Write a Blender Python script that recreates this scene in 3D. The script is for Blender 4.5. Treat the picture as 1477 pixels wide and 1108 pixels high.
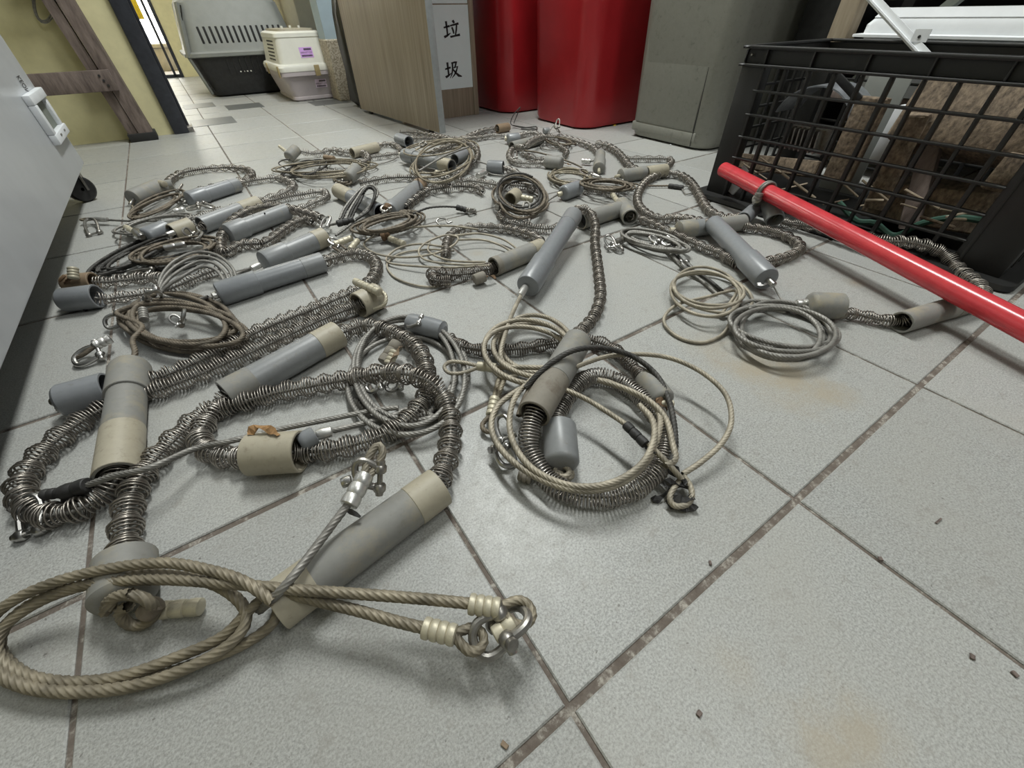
import bpy, bmesh, math, random
import numpy as np
from mathutils import Vector, Matrix

# ------------------------------------------------------------------ scene, camera, light
for o in list(bpy.data.objects):
    bpy.data.objects.remove(o)
scene = bpy.context.scene
COL = scene.collection
T = 0.30                                   # floor tile module (m); world X / Y follow the tile joints
W_, H_ = 1477, 1108
FPX = 587.966
PITCH, ROLL, YAW = 0.7387, 0.0194, 0.5822
CAM = np.array([-0.0638, -0.0289, 0.3710])
_c, _s = math.cos(YAW), math.sin(YAW)
def _g(v): return np.array([_c*v[0]+_s*v[1], -_s*v[0]+_c*v[1], v[2]])
_r = np.array([1, 0, 0.]); _u = np.array([0, math.sin(PITCH), math.cos(PITCH)]); FWD = _g([0, math.cos(PITCH), -math.sin(PITCH)])
CX = _g(math.cos(ROLL)*_r - math.sin(ROLL)*_u); CY = _g(math.sin(ROLL)*_r + math.cos(ROLL)*_u)
cam_d = bpy.data.cameras.new('camera'); cam = bpy.data.objects.new('camera', cam_d); COL.objects.link(cam)
cam_d.sensor_fit = 'HORIZONTAL'; cam_d.sensor_width = 36.0; cam_d.lens = FPX*36.0/W_; cam_d.clip_start = 0.01
cam.matrix_world = Matrix(((CX[0], CY[0], -FWD[0], CAM[0]), (CX[1], CY[1], -FWD[1], CAM[1]), (CX[2], CY[2], -FWD[2], CAM[2]), (0, 0, 0, 1)))
scene.camera = cam

world = bpy.data.worlds.new('World'); scene.world = world; world.use_nodes = True
world.node_tree.nodes['Background'].inputs[0].default_value = (0.96, 1.0, 0.98, 1)
world.node_tree.nodes['Background'].inputs[1].default_value = 0.14

def area(name, loc, size, power, color=(1, 1, 1), rot=(0, 0, 0)):
    d = bpy.data.lights.new(name, 'AREA'); d.shape = 'RECTANGLE'; d.size, d.size_y = size
    d.energy = power; d.color = color
    o = bpy.data.objects.new(name, d); COL.objects.link(o); o.location = loc; o.rotation_euler = rot
    return o
area('ceiling_lamp_light', (0.85, 1.45, 2.45), (0.28, 1.2), 62, (0.97, 1.0, 0.97))
area('ceiling_lamp_light', (0.85, -0.75, 2.45), (0.28, 1.2), 18, (0.97, 1.0, 0.97))
area('corridor_lamp_light', (0.3, 3.9, 2.45), (0.6, 0.6), 20, (1.0, 0.98, 0.92))

vs = scene.view_settings
vs.view_transform = 'Standard'; vs.look = 'None'; vs.gamma = 1.0; vs.use_curve_mapping = False
vs.exposure = 0.17

# ------------------------------------------------------------------ calibration helpers
def ray(px, py):
    return CX*((px-W_/2)/FPX) + CY*((H_/2-py)/FPX) + FWD
def P(px, py, z=0.0):                      # the point at height z that the photograph shows at (px, py)
    d = ray(px, py); return CAM + d*((z-CAM[2])/d[2])
def PX(px, py, X):                         # same, on the vertical plane x = X
    d = ray(px, py); return CAM + d*((X-CAM[0])/d[0])
def PY(px, py, Y):
    d = ray(px, py); return CAM + d*((Y-CAM[1])/d[1])

# ------------------------------------------------------------------ materials
def nt(name):
    m = bpy.data.materials.new(name); m.use_nodes = True
    t = m.node_tree; b = t.nodes['Principled BSDF']
    return m, t, b
def N(t, typ, **kw):
    n = t.nodes.new(typ)
    for k, v in kw.items(): setattr(n, k, v)
    return n
def geo_pos(t): return N(t, 'ShaderNodeNewGeometry').outputs['Position']
def noise(t, vec, scale, detail=3, rough=0.6):
    n = N(t, 'ShaderNodeTexNoise'); n.inputs['Scale'].default_value = scale; n.inputs['Detail'].default_value = detail
    n.inputs['Roughness'].default_value = rough; t.links.new(vec, n.inputs['Vector']); return n.outputs['Fac']
def ramp(t, fac, stops):
    r = N(t, 'ShaderNodeValToRGB'); e = r.color_ramp.elements
    while len(e) < len(stops): e.new(0.5)
    for k, (p, c) in enumerate(stops):
        e[k].position = p; e[k].color = (*c, 1) if len(c) == 3 else c
    t.links.new(fac, r.inputs['Fac']); return r.outputs['Color']
def mix(t, fac, a, b, typ='MIX'):
    m = N(t, 'ShaderNodeMix', data_type='RGBA', blend_type=typ)
    for sock, v in ((m.inputs[0], fac), (m.inputs[6], a), (m.inputs[7], b)):
        if hasattr(v, 'links') or hasattr(v, 'is_linked'): t.links.new(v, sock)
        elif isinstance(v, (int, float)): sock.default_value = v
        else: sock.default_value = (*v, 1)
    return m.outputs[2]
def bump(t, b, h, strength=0.3, dist=0.002):
    n = N(t, 'ShaderNodeBump'); n.inputs['Strength'].default_value = strength; n.inputs['Distance'].default_value = dist
    t.links.new(h, n.inputs['Height']); t.links.new(n.outputs['Normal'], b.inputs['Normal'])
def simple(name, c, rough=0.5, metal=0.0, var=0.12, scale=60, bmp=0.0):
    m, t, b = nt(name); p = geo_pos(t)
    f = noise(t, p, scale, 4)
    lo = tuple(x*(1-var) for x in c); hi = tuple(min(1, x*(1+var)) for x in c)
    t.links.new(ramp(t, f, [(0.3, lo), (0.7, hi)]), b.inputs['Base Color'])
    b.inputs['Roughness'].default_value = rough; b.inputs['Metallic'].default_value = metal
    if bmp: bump(t, b, f, bmp)
    return m
def dirty(name, c, dirt, amount=0.5, rough=0.45, scale=22):
    m, t, b = nt(name); p = geo_pos(t)
    oi = N(t, 'ShaderNodeObjectInfo')
    f = noise(t, p, scale, 6, 0.7); g = noise(t, p, scale*6, 3)
    lo = 0.78-0.45*amount
    msk = ramp(t, f, [(lo, (0, 0, 0)), (lo+0.22, (1, 1, 1))])
    base = mix(t, g, tuple(x*0.88 for x in c), tuple(min(1, x*1.1) for x in c))
    c = mix(t, msk, base, dirt)
    h = noise(t, p, scale*3.3, 6, 0.8)
    c = mix(t, ramp(t, h, [(0.56, (0, 0, 0)), (0.72, (0.55,)*3)]), c, tuple(x*0.5 for x in dirt))
    t.links.new(c, b.inputs['Base Color'])
    b.inputs['Roughness'].default_value = rough
    bump(t, b, f, 0.15, 0.001)
    return m
def emis(name, c, s):
    m, t, b = nt(name); b.inputs['Base Color'].default_value = (*c, 1)
    b.inputs['Emission Color'].default_value = (*c, 1); b.inputs['Emission Strength'].default_value = s
    return m

M = {}
def tile_material():
    m, t, b = nt('floor_tile'); p = geo_pos(t)
    oi = N(t, 'ShaderNodeObjectInfo')
    f1 = noise(t, p, 520, 3, 0.75); f2 = noise(t, p, 7, 5); f3 = noise(t, p, 55, 4, 0.75)
    c = ramp(t, f1, [(0.35, (0.23, 0.232, 0.222)), (0.5, (0.345, 0.349, 0.335)), (0.66, (0.46, 0.465, 0.45))])
    c = mix(t, ramp(t, f2, [(0.35, (0, 0, 0)), (0.75, (0.5, 0.5, 0.5))]), c, (0.36, 0.35, 0.315))
    c = mix(t, ramp(t, f3, [(0.56, (0, 0, 0)), (0.76, (0.6, 0.6, 0.6))]), c, (0.24, 0.225, 0.20))
    f4 = noise(t, p, 210, 2, 0.5)
    c = mix(t, ramp(t, f4, [(0.70, (0, 0, 0)), (0.77, (0.7, 0.7, 0.7))]), c, (0.11, 0.10, 0.09))
    # brown water stains with their own outline
    for (px, py, rad, amt) in ((1140, 545, 0.085, 0.75), (1080, 520, 0.07, 0.5), (1190, 565, 0.05, 0.5), (1235, 1060, 0.045, 0.55), (1200, 1090, 0.05, 0.5),
                               (1235, 408, 0.03, 0.5), (1030, 500, 0.07, 0.35), (1060, 960, 0.03, 0.25), (690, 365, 0.03, 0.35)):
        q = P(px, py)
        vd = N(t, 'ShaderNodeVectorMath', operation='DISTANCE'); t.links.new(p, vd.inputs[0]); vd.inputs[1].default_value = tuple(q)
        ad = N(t, 'ShaderNodeMath', operation='MULTIPLY_ADD'); t.links.new(noise(t, p, 18, 5, 0.7), ad.inputs[0]); ad.inputs[1].default_value = rad*1.6; t.links.new(vd.outputs['Value'], ad.inputs[2])
        dv = N(t, 'ShaderNodeMath', operation='DIVIDE'); t.links.new(ad.outputs[0], dv.inputs[0]); dv.inputs[1].default_value = rad*2
        c = mix(t, ramp(t, dv.outputs[0], [(0.50, (amt,)*3), (0.62, (amt*0.45,)*3), (0.84, (0, 0, 0))]), c, (0.345, 0.295, 0.215))
    br = N(t, 'ShaderNodeHueSaturation'); t.links.new(c, br.inputs['Color'])
    mr = N(t, 'ShaderNodeMapRange'); t.links.new(oi.outputs['Random'], mr.inputs[0]); mr.inputs[3].default_value = 0.95; mr.inputs[4].default_value = 1.05
    t.links.new(mr.outputs[0], br.inputs['Value'])
    t.links.new(br.outputs['Color'], b.inputs['Base Color'])
    t.links.new(ramp(t, f3, [(0.3, (0.36,)*3), (0.7, (0.50,)*3)]), b.inputs['Roughness'])
    b.inputs['Specular IOR Level'].default_value = 0.42
    bump(t, b, f1, 0.12, 0.0006)
    return m
M['tile'] = tile_material()
M['tile_dark'] = simple('dark_floor_tile', (0.11, 0.115, 0.11), 0.38, 0, 0.2, 200)
def grout_material():
    m, t, b = nt('grout'); p = geo_pos(t)
    f = noise(t, p, 45, 5, 0.75); g = noise(t, p, 300, 2)
    c = ramp(t, f, [(0.35, (0.10, 0.078, 0.062)), (0.52, (0.15, 0.125, 0.105)), (0.62, (0.38, 0.355, 0.31))])
    t.links.new(mix(t, ramp(t, g, [(0.45, (0, 0, 0)), (0.65, (0.6,)*3)]), c, (0.12, 0.098, 0.082)), b.inputs['Base Color']); b.inputs['Roughness'].default_value = 0.85
    bump(t, b, g, 0.5, 0.001); return m
M['grout'] = grout_material()
M['pvc'] = dirty('grey_plastic_pipe', (0.225, 0.232, 0.235), (0.33, 0.30, 0.225), 0.36, 0.38)
M['pvc_clean'] = dirty('clean_grey_plastic_pipe', (0.215, 0.225, 0.236), (0.30, 0.29, 0.25), 0.18, 0.33)
M['pvc_dirty'] = dirty('weathered_plastic_pipe', (0.225, 0.222, 0.205), (0.31, 0.275, 0.20), 0.62, 0.6)
M['pvc_mud'] = dirty('muddy_plastic_pipe', (0.22, 0.20, 0.165), (0.115, 0.085, 0.058), 0.55, 0.7, 30)
M['beige'] = dirty('yellowed_plastic', (0.37, 0.335, 0.255), (0.27, 0.22, 0.145), 0.42, 0.5)
M['brown'] = dirty('brown_stained_plastic', (0.235, 0.17, 0.11), (0.33, 0.27, 0.185), 0.45, 0.6)
M['spring'] = simple('spring_steel', (0.29, 0.265, 0.235), 0.36, 0.85, 0.25, 120)
M['spring_dark'] = simple('dark_spring_steel', (0.17, 0.15, 0.13), 0.42, 0.8, 0.3, 120)
M['spring_bright'] = simple('bright_spring_steel', (0.38, 0.352, 0.32), 0.34, 0.88, 0.25, 120)
M['cable'] = simple('grey_wire_rope', (0.235, 0.225, 0.205), 0.5, 0.35, 0.3, 90)
M['cable_light'] = simple('pale_wire_rope', (0.335, 0.30, 0.235), 0.55, 0.2, 0.35, 50)
M['cable_tan'] = simple('tan_wire_rope', (0.235, 0.205, 0.15), 0.55, 0.3, 0.4, 45)
M['cable_dark'] = simple('blackened_wire_rope', (0.055, 0.052, 0.047), 0.6, 0.2, 0.6, 60)
M['cable_brown'] = simple('rusty_wire_rope', (0.15, 0.125, 0.093), 0.65, 0.2, 0.45, 60)
M['steel'] = simple('shackle_steel', (0.46, 0.45, 0.43), 0.30, 1.0, 0.2, 80)
M['steel_dull'] = simple('dull_shackle_steel', (0.33, 0.315, 0.29), 0.38, 0.9, 0.3, 80)
M['alu'] = simple('aluminium_sleeve', (0.62, 0.61, 0.58), 0.35, 0.75, 0.15, 100)
M['ferrule_beige'] = dirty('grimy_crimp_sleeve', (0.52, 0.48, 0.37), (0.33, 0.26, 0.16), 0.35, 0.5, 60)
M['ferrule_beige'].node_tree.nodes['Principled BSDF'].inputs['Metallic'].default_value = 0.4
M['tape'] = simple('black_tape', (0.025, 0.024, 0.023), 0.6, 0, 0.5, 80, 0.4)
M['rust'] = simple('rusty_crimp', (0.15, 0.092, 0.05), 0.75, 0.2, 0.4, 80, 0.3)
M['hole'] = simple('dark_inside', (0.02, 0.02, 0.02), 0.8)

# ------------------------------------------------------------------ mesh helpers
def make_mesh(name, V, F, mat, smooth=True, sharp=0.6):
    me = bpy.data.meshes.new(name)
    V = np.asarray(V, dtype=np.float32)
    if isinstance(F, np.ndarray):
        k = F.shape[1]; n = F.shape[0]
        me.vertices.add(len(V)); me.vertices.foreach_set('co', V.ravel())
        me.loops.add(n*k); me.loops.foreach_set('vertex_index', F.astype(np.int32).ravel())
        me.polygons.add(n); me.polygons.foreach_set('loop_start', np.arange(0, n*k, k, dtype=np.int32))
        me.update(calc_edges=True)
    else:
        me.from_pydata(V.tolist(), [], [list(map(int, f)) for f in F]); me.update()
    if mat is not None: me.materials.append(M[mat] if isinstance(mat, str) else mat)
    if smooth:
        me.polygons.foreach_set('use_smooth', np.ones(len(me.polygons), dtype=bool))
        if sharp: me.set_sharp_from_angle(angle=sharp)
    return me
def link(name, me, parent=None, loc=(0, 0, 0)):
    o = bpy.data.objects.new(name, me); COL.objects.link(o)
    if parent is not None: o.parent = parent
    o.location = loc
    return o
def root(name, label, cat, loc, group=None):
    o = bpy.data.objects.new(name, None); COL.objects.link(o); o.location = tuple(float(x) for x in loc); o.empty_display_size = 0.03
    o['label'] = label; o['category'] = cat
    if group: o['group'] = group
    return o
def tag(o, label, cat, group=None):
    o['label'] = label; o['category'] = cat
    if group: o['group'] = group
    return o
def part(rt, name, V, F, mat, parent=None, smooth=True, sharp=0.6):
    """world-space mesh as a part of the thing rt (or a sub-part of one of its parts)"""
    me = make_mesh(name, V, F, mat, smooth, sharp)
    if parent is None: return link(name, me, rt, tuple(-x for x in rt.location))
    return link(name, me, parent, (0, 0, 0))
def join(*ms):
    V, F, n = [], [], 0
    for v, f in ms:
        v = np.asarray(v, float); V.append(v); F += [[int(i)+n for i in q] for q in f]; n += len(v)
    return np.vstack(V), F
def box(x0, x1, y0, y1, z0, z1, bev=0.0):
    if bev <= 0:
        V = [(x, y, z) for x in (x0, x1) for y in (y0, y1) for z in (z0, z1)]
        F = [(0, 1, 3, 2), (4, 6, 7, 5), (0, 4, 5, 1), (2, 3, 7, 6), (0, 2, 6, 4), (1, 5, 7, 3)]
        return np.array(V, float), F
    bm = bmesh.new(); bmesh.ops.create_cube(bm, size=1)
    for v in bm.verts:
        v.co = Vector(((x0+x1)/2+v.co.x*(x1-x0), (y0+y1)/2+v.co.y*(y1-y0), (z0+z1)/2+v.co.z*(z1-z0)))
    bmesh.ops.bevel(bm, geom=bm.edges[:], offset=bev, segments=2, profile=0.5, affect='EDGES')
    bm.verts.index_update()
    V = np.array([v.co[:] for v in bm.verts]); F = [[v.index for v in f.verts] for f in bm.faces]; bm.free()
    return V, F
def bar(p0, p1, w, h, up=(0, 0, 1), bev=0.0):
    """box from p0 to p1 with width w across and thickness h along up"""
    p0 = np.asarray(p0, float); p1 = np.asarray(p1, float); d = p1-p0; L = np.linalg.norm(d); d /= L
    s = np.cross(d, up); s /= np.linalg.norm(s); u = np.cross(s, d)
    V, F = box(0, L, -w/2, w/2, -h/2, h/2, bev)
    return p0 + V[:, :1]*d + V[:, 1:2]*s + V[:, 2:3]*u, F
def rot_frames(pts):
    pts = np.asarray(pts, float); Tn = np.gradient(pts, axis=0); Tn /= np.linalg.norm(Tn, axis=1)[:, None]+1e-12
    n = np.cross(Tn[0], (0, 0, 1.)); 
    if np.linalg.norm(n) < 1e-3: n = np.cross(Tn[0], (1., 0, 0))
    Ns = np.empty_like(pts)
    for i in range(len(pts)):
        n = n - Tn[i]*np.dot(n, Tn[i]); n = n/(np.linalg.norm(n)+1e-12); Ns[i] = n
    return Tn, Ns, np.cross(Tn, Ns)
def resample(ctrl, step):
    c = np.asarray(ctrl, float)
    if len(c) == 2:
        d = c
    else:
        e = np.vstack([2*c[0]-c[1], c, 2*c[-1]-c[-2]]); out = []
        tt = np.linspace(0, 1, 14, endpoint=False)[:, None]
        for i in range(1, len(e)-2):
            a, b, g, h = e[i-1], e[i], e[i+1], e[i+2]
            out.append(0.5*((2*b)+(-a+g)*tt+(2*a-5*b+4*g-h)*tt**2+(-a+3*b-3*g+h)*tt**3))
        d = np.vstack(out+[c[-1:]])
    s = np.concatenate([[0], np.cumsum(np.linalg.norm(np.diff(d, axis=0), axis=1))])
    n = max(3, int(s[-1]/step)+1); q = np.linspace(0, s[-1], n)
    return np.stack([np.interp(q, s, d[:, k]) for k in range(3)], 1), q
def grid_faces(n, k, cap=False):
    i = np.arange(n-1)[:, None]*k; j = np.arange(k)[None, :]; jn = (j+1) % k
    F = np.stack([i+j, i+jn, i+k+jn, i+k+j], -1).reshape(-1, 4)
    return F
def rod(ctrl, r, n=8, step=None):
    pts, q = resample(ctrl, step or r*1.2)
    Tn, Nn, B = rot_frames(pts)
    a = np.linspace(0, 2*np.pi, n, endpoint=False)
    V = pts[:, None]+r*(np.cos(a)[None, :, None]*Nn[:, None]+np.sin(a)[None, :, None]*B[:, None])
    F = grid_faces(len(pts), n).tolist(); m = len(pts)*n
    return V.reshape(-1, 3), F+[list(range(n))[::-1], list(range(m-n, m))]
def rope(ctrl, r, lod=0):
    """wire rope: six strands laid round each other"""
    lob = 7 if lod == 0 else 5
    pts, q = resample(ctrl, r*(0.95 if lod == 0 else 1.8))
    Tn, Nn, B = rot_frames(pts)
    k = lob*(3 if lod == 0 else 2)
    a = np.linspace(0, 2*np.pi, k, endpoint=False)[None, :]+(q/(r*(11 if lod == 0 else 16))*2*np.pi)[:, None]
    rad = r*np.tile([1.05, 1.0, 0.80] if lod == 0 else [1.05, 0.76], lob)[None, :]
    V = pts[:, None]+(rad*np.cos(a))[..., None]*Nn[:, None]+(rad*np.sin(a))[..., None]*B[:, None]
    return V.reshape(-1, 3), grid_faces(len(pts), k)
def helix(ctrl, R, wire, pitch, lam, seg=12, sides=4, phase=0.0, amp=0.22):
    pts, q = resample(ctrl, pitch/2)
    L = q[-1]; turns = L/pitch; n = int(turns*seg)+1
    s = np.linspace(0, L, n); Tn, Nn, B = rot_frames(pts)
    c = np.stack([np.interp(s, q, pts[:, k]) for k in range(3)], 1)
    nn = np.stack([np.interp(s, q, Nn[:, k]) for k in range(3)], 1); bb = np.stack([np.interp(s, q, B[:, k]) for k in range(3)], 1)
    rng = np.random.RandomState(int(abs(phase*1000)) % 9999)
    warp = s+0.10*lam*np.sin(2*np.pi*s/(lam*5.3)+phase)
    rr = R*(1-amp+amp*np.sin(2*np.pi*warp/lam+phase)) + R*0.03*np.sin(2*np.pi*s/(pitch*2.3))
    rr = np.minimum(rr, R)
    th = s/pitch*2*np.pi
    rad = np.cos(th)[:, None]*nn+np.sin(th)[:, None]*bb
    h = c+rr[:, None]*rad
    Th = np.gradient(h, axis=0); Th /= np.linalg.norm(Th, axis=1)[:, None]
    Bh = np.cross(Th, rad); Bh /= np.linalg.norm(Bh, axis=1)[:, None]; Nh = np.cross(Bh, Th)
    a = np.linspace(0, 2*np.pi, sides, endpoint=False)+0.4
    V = h[:, None]+wire*(np.cos(a)[None, :, None]*Nh[:, None]+np.sin(a)[None, :, None]*Bh[:, None])
    return V.reshape(-1, 3), grid_faces(n, sides)
def lathe(p0, p1, prof, n=28, closed=False):
    """revolve prof [(s, r)] about the axis p0 -> p1 (s in metres from p0)"""
    p0 = np.asarray(p0, float); p1 = np.asarray(p1, float); d = p1-p0; d /= np.linalg.norm(d)
    u = np.cross(d, (0, 0, 1.)); 
    if np.linalg.norm(u) < 1e-3: u = np.cross(d, (1., 0, 0))
    u /= np.linalg.norm(u); w = np.cross(u, d)
    a = np.linspace(0, 2*np.pi, n, endpoint=False)
    ring = np.cos(a)[:, None]*u+np.sin(a)[:, None]*w
    V = np.vstack([p0+d*s+ring*max(r, 1e-5) for s, r in prof])
    F = grid_faces(len(prof), n).tolist()
    if closed:
        m = (len(prof)-1)*n
        F += [[m+j, m+(j+1) % n, (j+1) % n, j] for j in range(n)]
    return V, F
def length(a, b): return float(np.linalg.norm(np.asarray(b)-np.asarray(a)))
def rrect(w, d, r, n=5):
    """rounded rectangle outline, counter-clockwise"""
    out = []
    for cx, cy, a0 in ((w/2-r, d/2-r, 0), (-w/2+r, d/2-r, 90), (-w/2+r, -d/2+r, 180), (w/2-r, -d/2+r, 270)):
        for k in range(n+1):
            a = math.radians(a0+90*k/n); out.append((cx+r*math.cos(a), cy+r*math.sin(a)))
    return np.array(out)
def loft(sections, cap0=True, cap1=True):
    """sections: list of (outline Nx2, z)"""
    n = len(sections[0][0])
    V = np.vstack([np.column_stack([o, np.full(n, z)]) for o, z in sections])
    F = grid_faces(len(sections), n).tolist(); m = (len(sections)-1)*n
    if cap0: F.append(list(range(n))[::-1])
    if cap1: F.append(list(range(m, m+n)))
    return V, F
def place(V, loc, rz=0.0):
    c, s = math.cos(rz), math.sin(rz); V = np.asarray(V, float)
    return np.column_stack([V[:, 0]*c-V[:, 1]*s+loc[0], V[:, 0]*s+V[:, 1]*c+loc[1], V[:, 2]+loc[2]])
def text_mesh(body, size):
    cu = bpy.data.curves.new('lettering', 'FONT'); cu.body = body; cu.size = size; cu.align_x = 'CENTER'; cu.align_y = 'CENTER'
    ob = bpy.data.objects.new('lettering', cu); COL.objects.link(ob)
    dg = bpy.context.evaluated_depsgraph_get(); me = bpy.data.meshes.new_from_object(ob.evaluated_get(dg))
    V = np.array([v.co[:] for v in me.vertices]); F = [list(p.vertices) for p in me.polygons]
    bpy.data.objects.remove(ob); bpy.data.curves.remove(cu); bpy.data.meshes.remove(me)
    return V, F
def struct(name, V, F, mat, parent=None, smooth=False):
    o = link(name, make_mesh(name, V, F, mat, smooth), parent)
    if parent is None: o['kind'] = 'structure'
    return o

# ------------------------------------------------------------------ setting
def wood_mat(name, c1, c2, axis_scale, rough=0.55, bmp=0.2):
    m, t, b = nt(name); p = geo_pos(t)
    mp = N(t, 'ShaderNodeMapping'); mp.inputs['Scale'].default_value = axis_scale; t.links.new(p, mp.inputs['Vector'])
    f = noise(t, mp.outputs['Vector'], 1.0, 6, 0.65)
    t.links.new(ramp(t, f, [(0.32, c1), (0.68, c2)]), b.inputs['Base Color']); b.inputs['Roughness'].default_value = rough
    if bmp: bump(t, b, f, bmp, 0.003)
    return m
M['laminate'] = wood_mat('wood_laminate', (0.235, 0.19, 0.135), (0.40, 0.335, 0.25), (90, 90, 3), 0.45, 0.0)
M['old_wood'] = wood_mat('weathered_wood', (0.075, 0.055, 0.047), (0.21, 0.165, 0.145), (60, 60, 12), 0.8, 0.4)
M['crate_wood'] = wood_mat('rough_brown_timber', (0.055, 0.04, 0.027), (0.27, 0.205, 0.14), (40, 130, 90), 0.85, 0.5)
M['pale_wood'] = wood_mat('pale_timber', (0.28, 0.225, 0.155), (0.42, 0.35, 0.26), (60, 60, 6), 0.7, 0.2)
M['yellow_wall'] = simple('yellow_painted_plaster', (0.66, 0.61, 0.36), 0.7, 0, 0.06, 25, 0.05)
M['cream_wall'] = simple('cream_painted_plaster', (0.60, 0.58, 0.49), 0.7, 0, 0.05, 25)
M['blue_wall'] = simple('pale_blue_paint', (0.36, 0.45, 0.50), 0.6, 0, 0.05, 20)
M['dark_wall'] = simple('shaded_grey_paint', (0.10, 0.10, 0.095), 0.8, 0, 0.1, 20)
def terrazzo():
    m, t, b = nt('terrazzo'); p = geo_pos(t); v = N(t, 'ShaderNodeTexVoronoi'); v.inputs['Scale'].default_value = 190; t.links.new(p, v.inputs['Vector'])
    t.links.new(mix(t, 0.55, (0.42, 0.36, 0.26), ramp(t, v.outputs['Color'], [(0.2, (0.16, 0.13, 0.09)), (0.8, (0.72, 0.66, 0.54))])), b.inputs['Base Color']); b.inputs['Roughness'].default_value = 0.6
    return m
M['terrazzo'] = terrazzo()
M['frame_black'] = simple('black_door_frame', (0.035, 0.038, 0.048), 0.4, 0.2, 0.2, 60)
M['white_metal'] = simple('white_enamel', (0.56, 0.58, 0.60), 0.30, 0, 0.05, 14)
M['white_plastic'] = simple('white_plastic', (0.72, 0.74, 0.76), 0.4, 0, 0.04, 30)
M['black_plastic'] = simple('black_plastic', (0.016, 0.016, 0.016), 0.45, 0, 0.4, 50, 0.1)
M['black_dusty'] = dirty('dusty_black_plastic', (0.011, 0.011, 0.0107), (0.05, 0.044, 0.036), 0.25, 0.5, 30)
M['red_plastic'] = simple('red_plastic', (0.41, 0.018, 0.024), 0.28, 0, 0.08, 12)
M['grey_plastic'] = dirty('grey_bin_plastic', (0.235, 0.235, 0.205), (0.17, 0.165, 0.14), 0.3, 0.42, 14)
M['red_paint'] = simple('red_gloss_paint', (0.52, 0.045, 0.055), 0.22, 0, 0.12, 40)
M['carrier_grey'] = simple('grey_carrier_plastic', (0.235, 0.245, 0.23), 0.5, 0, 0.06, 20)
M['carrier_cream'] = simple('cream_carrier_plastic', (0.70, 0.69, 0.62), 0.5, 0, 0.04, 20)
M['carrier_pink'] = simple('mauve_carrier_plastic', (0.47, 0.42, 0.43), 0.5, 0, 0.05, 20)
M['latch'] = simple('tan_latch', (0.38, 0.30, 0.15), 0.5)
M['sticker'] = simple('purple_sticker', (0.62, 0.36, 0.75), 0.5, 0, 0.04)
M['sticker_pale'] = simple('pale_pink_sticker', (0.80, 0.66, 0.80), 0.5, 0, 0.04)
M['ink'] = simple('black_ink', (0.015, 0.013, 0.015), 0.6)
M['paper'] = simple('white_paper', (0.80, 0.90, 0.91), 0.6, 0, 0.02, 20)
M['aluedge'] = simple('grey_edge_band', (0.36, 0.38, 0.385), 0.35, 0.3, 0.1, 40)
M['yellow_board'] = simple('yellow_board', (0.85, 0.62, 0.04), 0.6)
M['daylight'] = emis('daylight', (1.0, 0.99, 0.97), 5.0)
M['pale_grey'] = simple('pale_grey_render', (0.55, 0.52, 0.50), 0.8, 0, 0.1, 30)
M['green_grey'] = simple('green_grey_board', (0.16, 0.175, 0.15), 0.7, 0, 0.15, 30)
M['green_hose'] = simple('green_rubber_hose', (0.03, 0.085, 0.06), 0.45)
M['metal_sheet'] = simple('brushed_sheet_metal', (0.38, 0.40, 0.43), 0.35, 0.8, 0.3, 40)
M['leaf'] = simple('dry_leaf', (0.30, 0.17, 0.07), 0.8, 0, 0.5, 60)
def glass():
    m, t, b = nt('clear_glass'); b.inputs['Transmission Weight'].default_value = 1.0; b.inputs['IOR'].default_value = 1.02
    b.inputs['Roughness'].default_value = 0.0; b.inputs['Base Color'].default_value = (0.95, 0.97, 0.97, 1); return m
M['glass'] = glass()

floor = struct('floor', *box(-2.2, 2.4, -1.1, 5.6, -0.03, -0.0022), 'grout')
GX, GY = 0.0042, 0.0068
def tile_mesh(w, d, name, mat):
    bm = bmesh.new(); bmesh.ops.create_cube(bm, size=1)
    for v in bm.verts: v.co = Vector((v.co.x*w, v.co.y*d, v.co.z*0.012-0.006))
    top = [e for e in bm.edges if all(v.co.z > -0.001 for v in e.verts)]
    bmesh.ops.bevel(bm, geom=top, offset=0.0012, segments=1, affect='EDGES')
    me = bpy.data.meshes.new(name); bm.to_mesh(me); bm.free(); me.materials.append(M[mat]); return me
TM = tile_mesh(T-GX, T-GY, 'tile', 'tile')
dark = {(-0.2, 8.72, 0.62, 0.68), (0.45, 10.08, 0.62, 0.64), (-0.2, 10.75, 0.52, 0.64), (1.85, 9.52, 0.66, 0.62)}
rnd = random.Random(4)
for i in range(-6, 8):
    for j in range(-3, 18):
        if j > 9 and not (-4 <= i <= 3): continue
        if j > 12 and not (-2 <= i <= 3): continue
        o = link('tile', TM, floor, ((i+0.5)*T, (j+0.5)*T, rnd.uniform(-0.0004, 0)))
for (x, y, w, d) in dark:                    # thin dark inlay tiles of the corridor border
    link('inlay_tile', tile_mesh(w*T, d*T, 'inlay_tile', 'tile_dark'), floor, ((x+w/2)*T, (y+d/2)*T, 0.0010))

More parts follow.
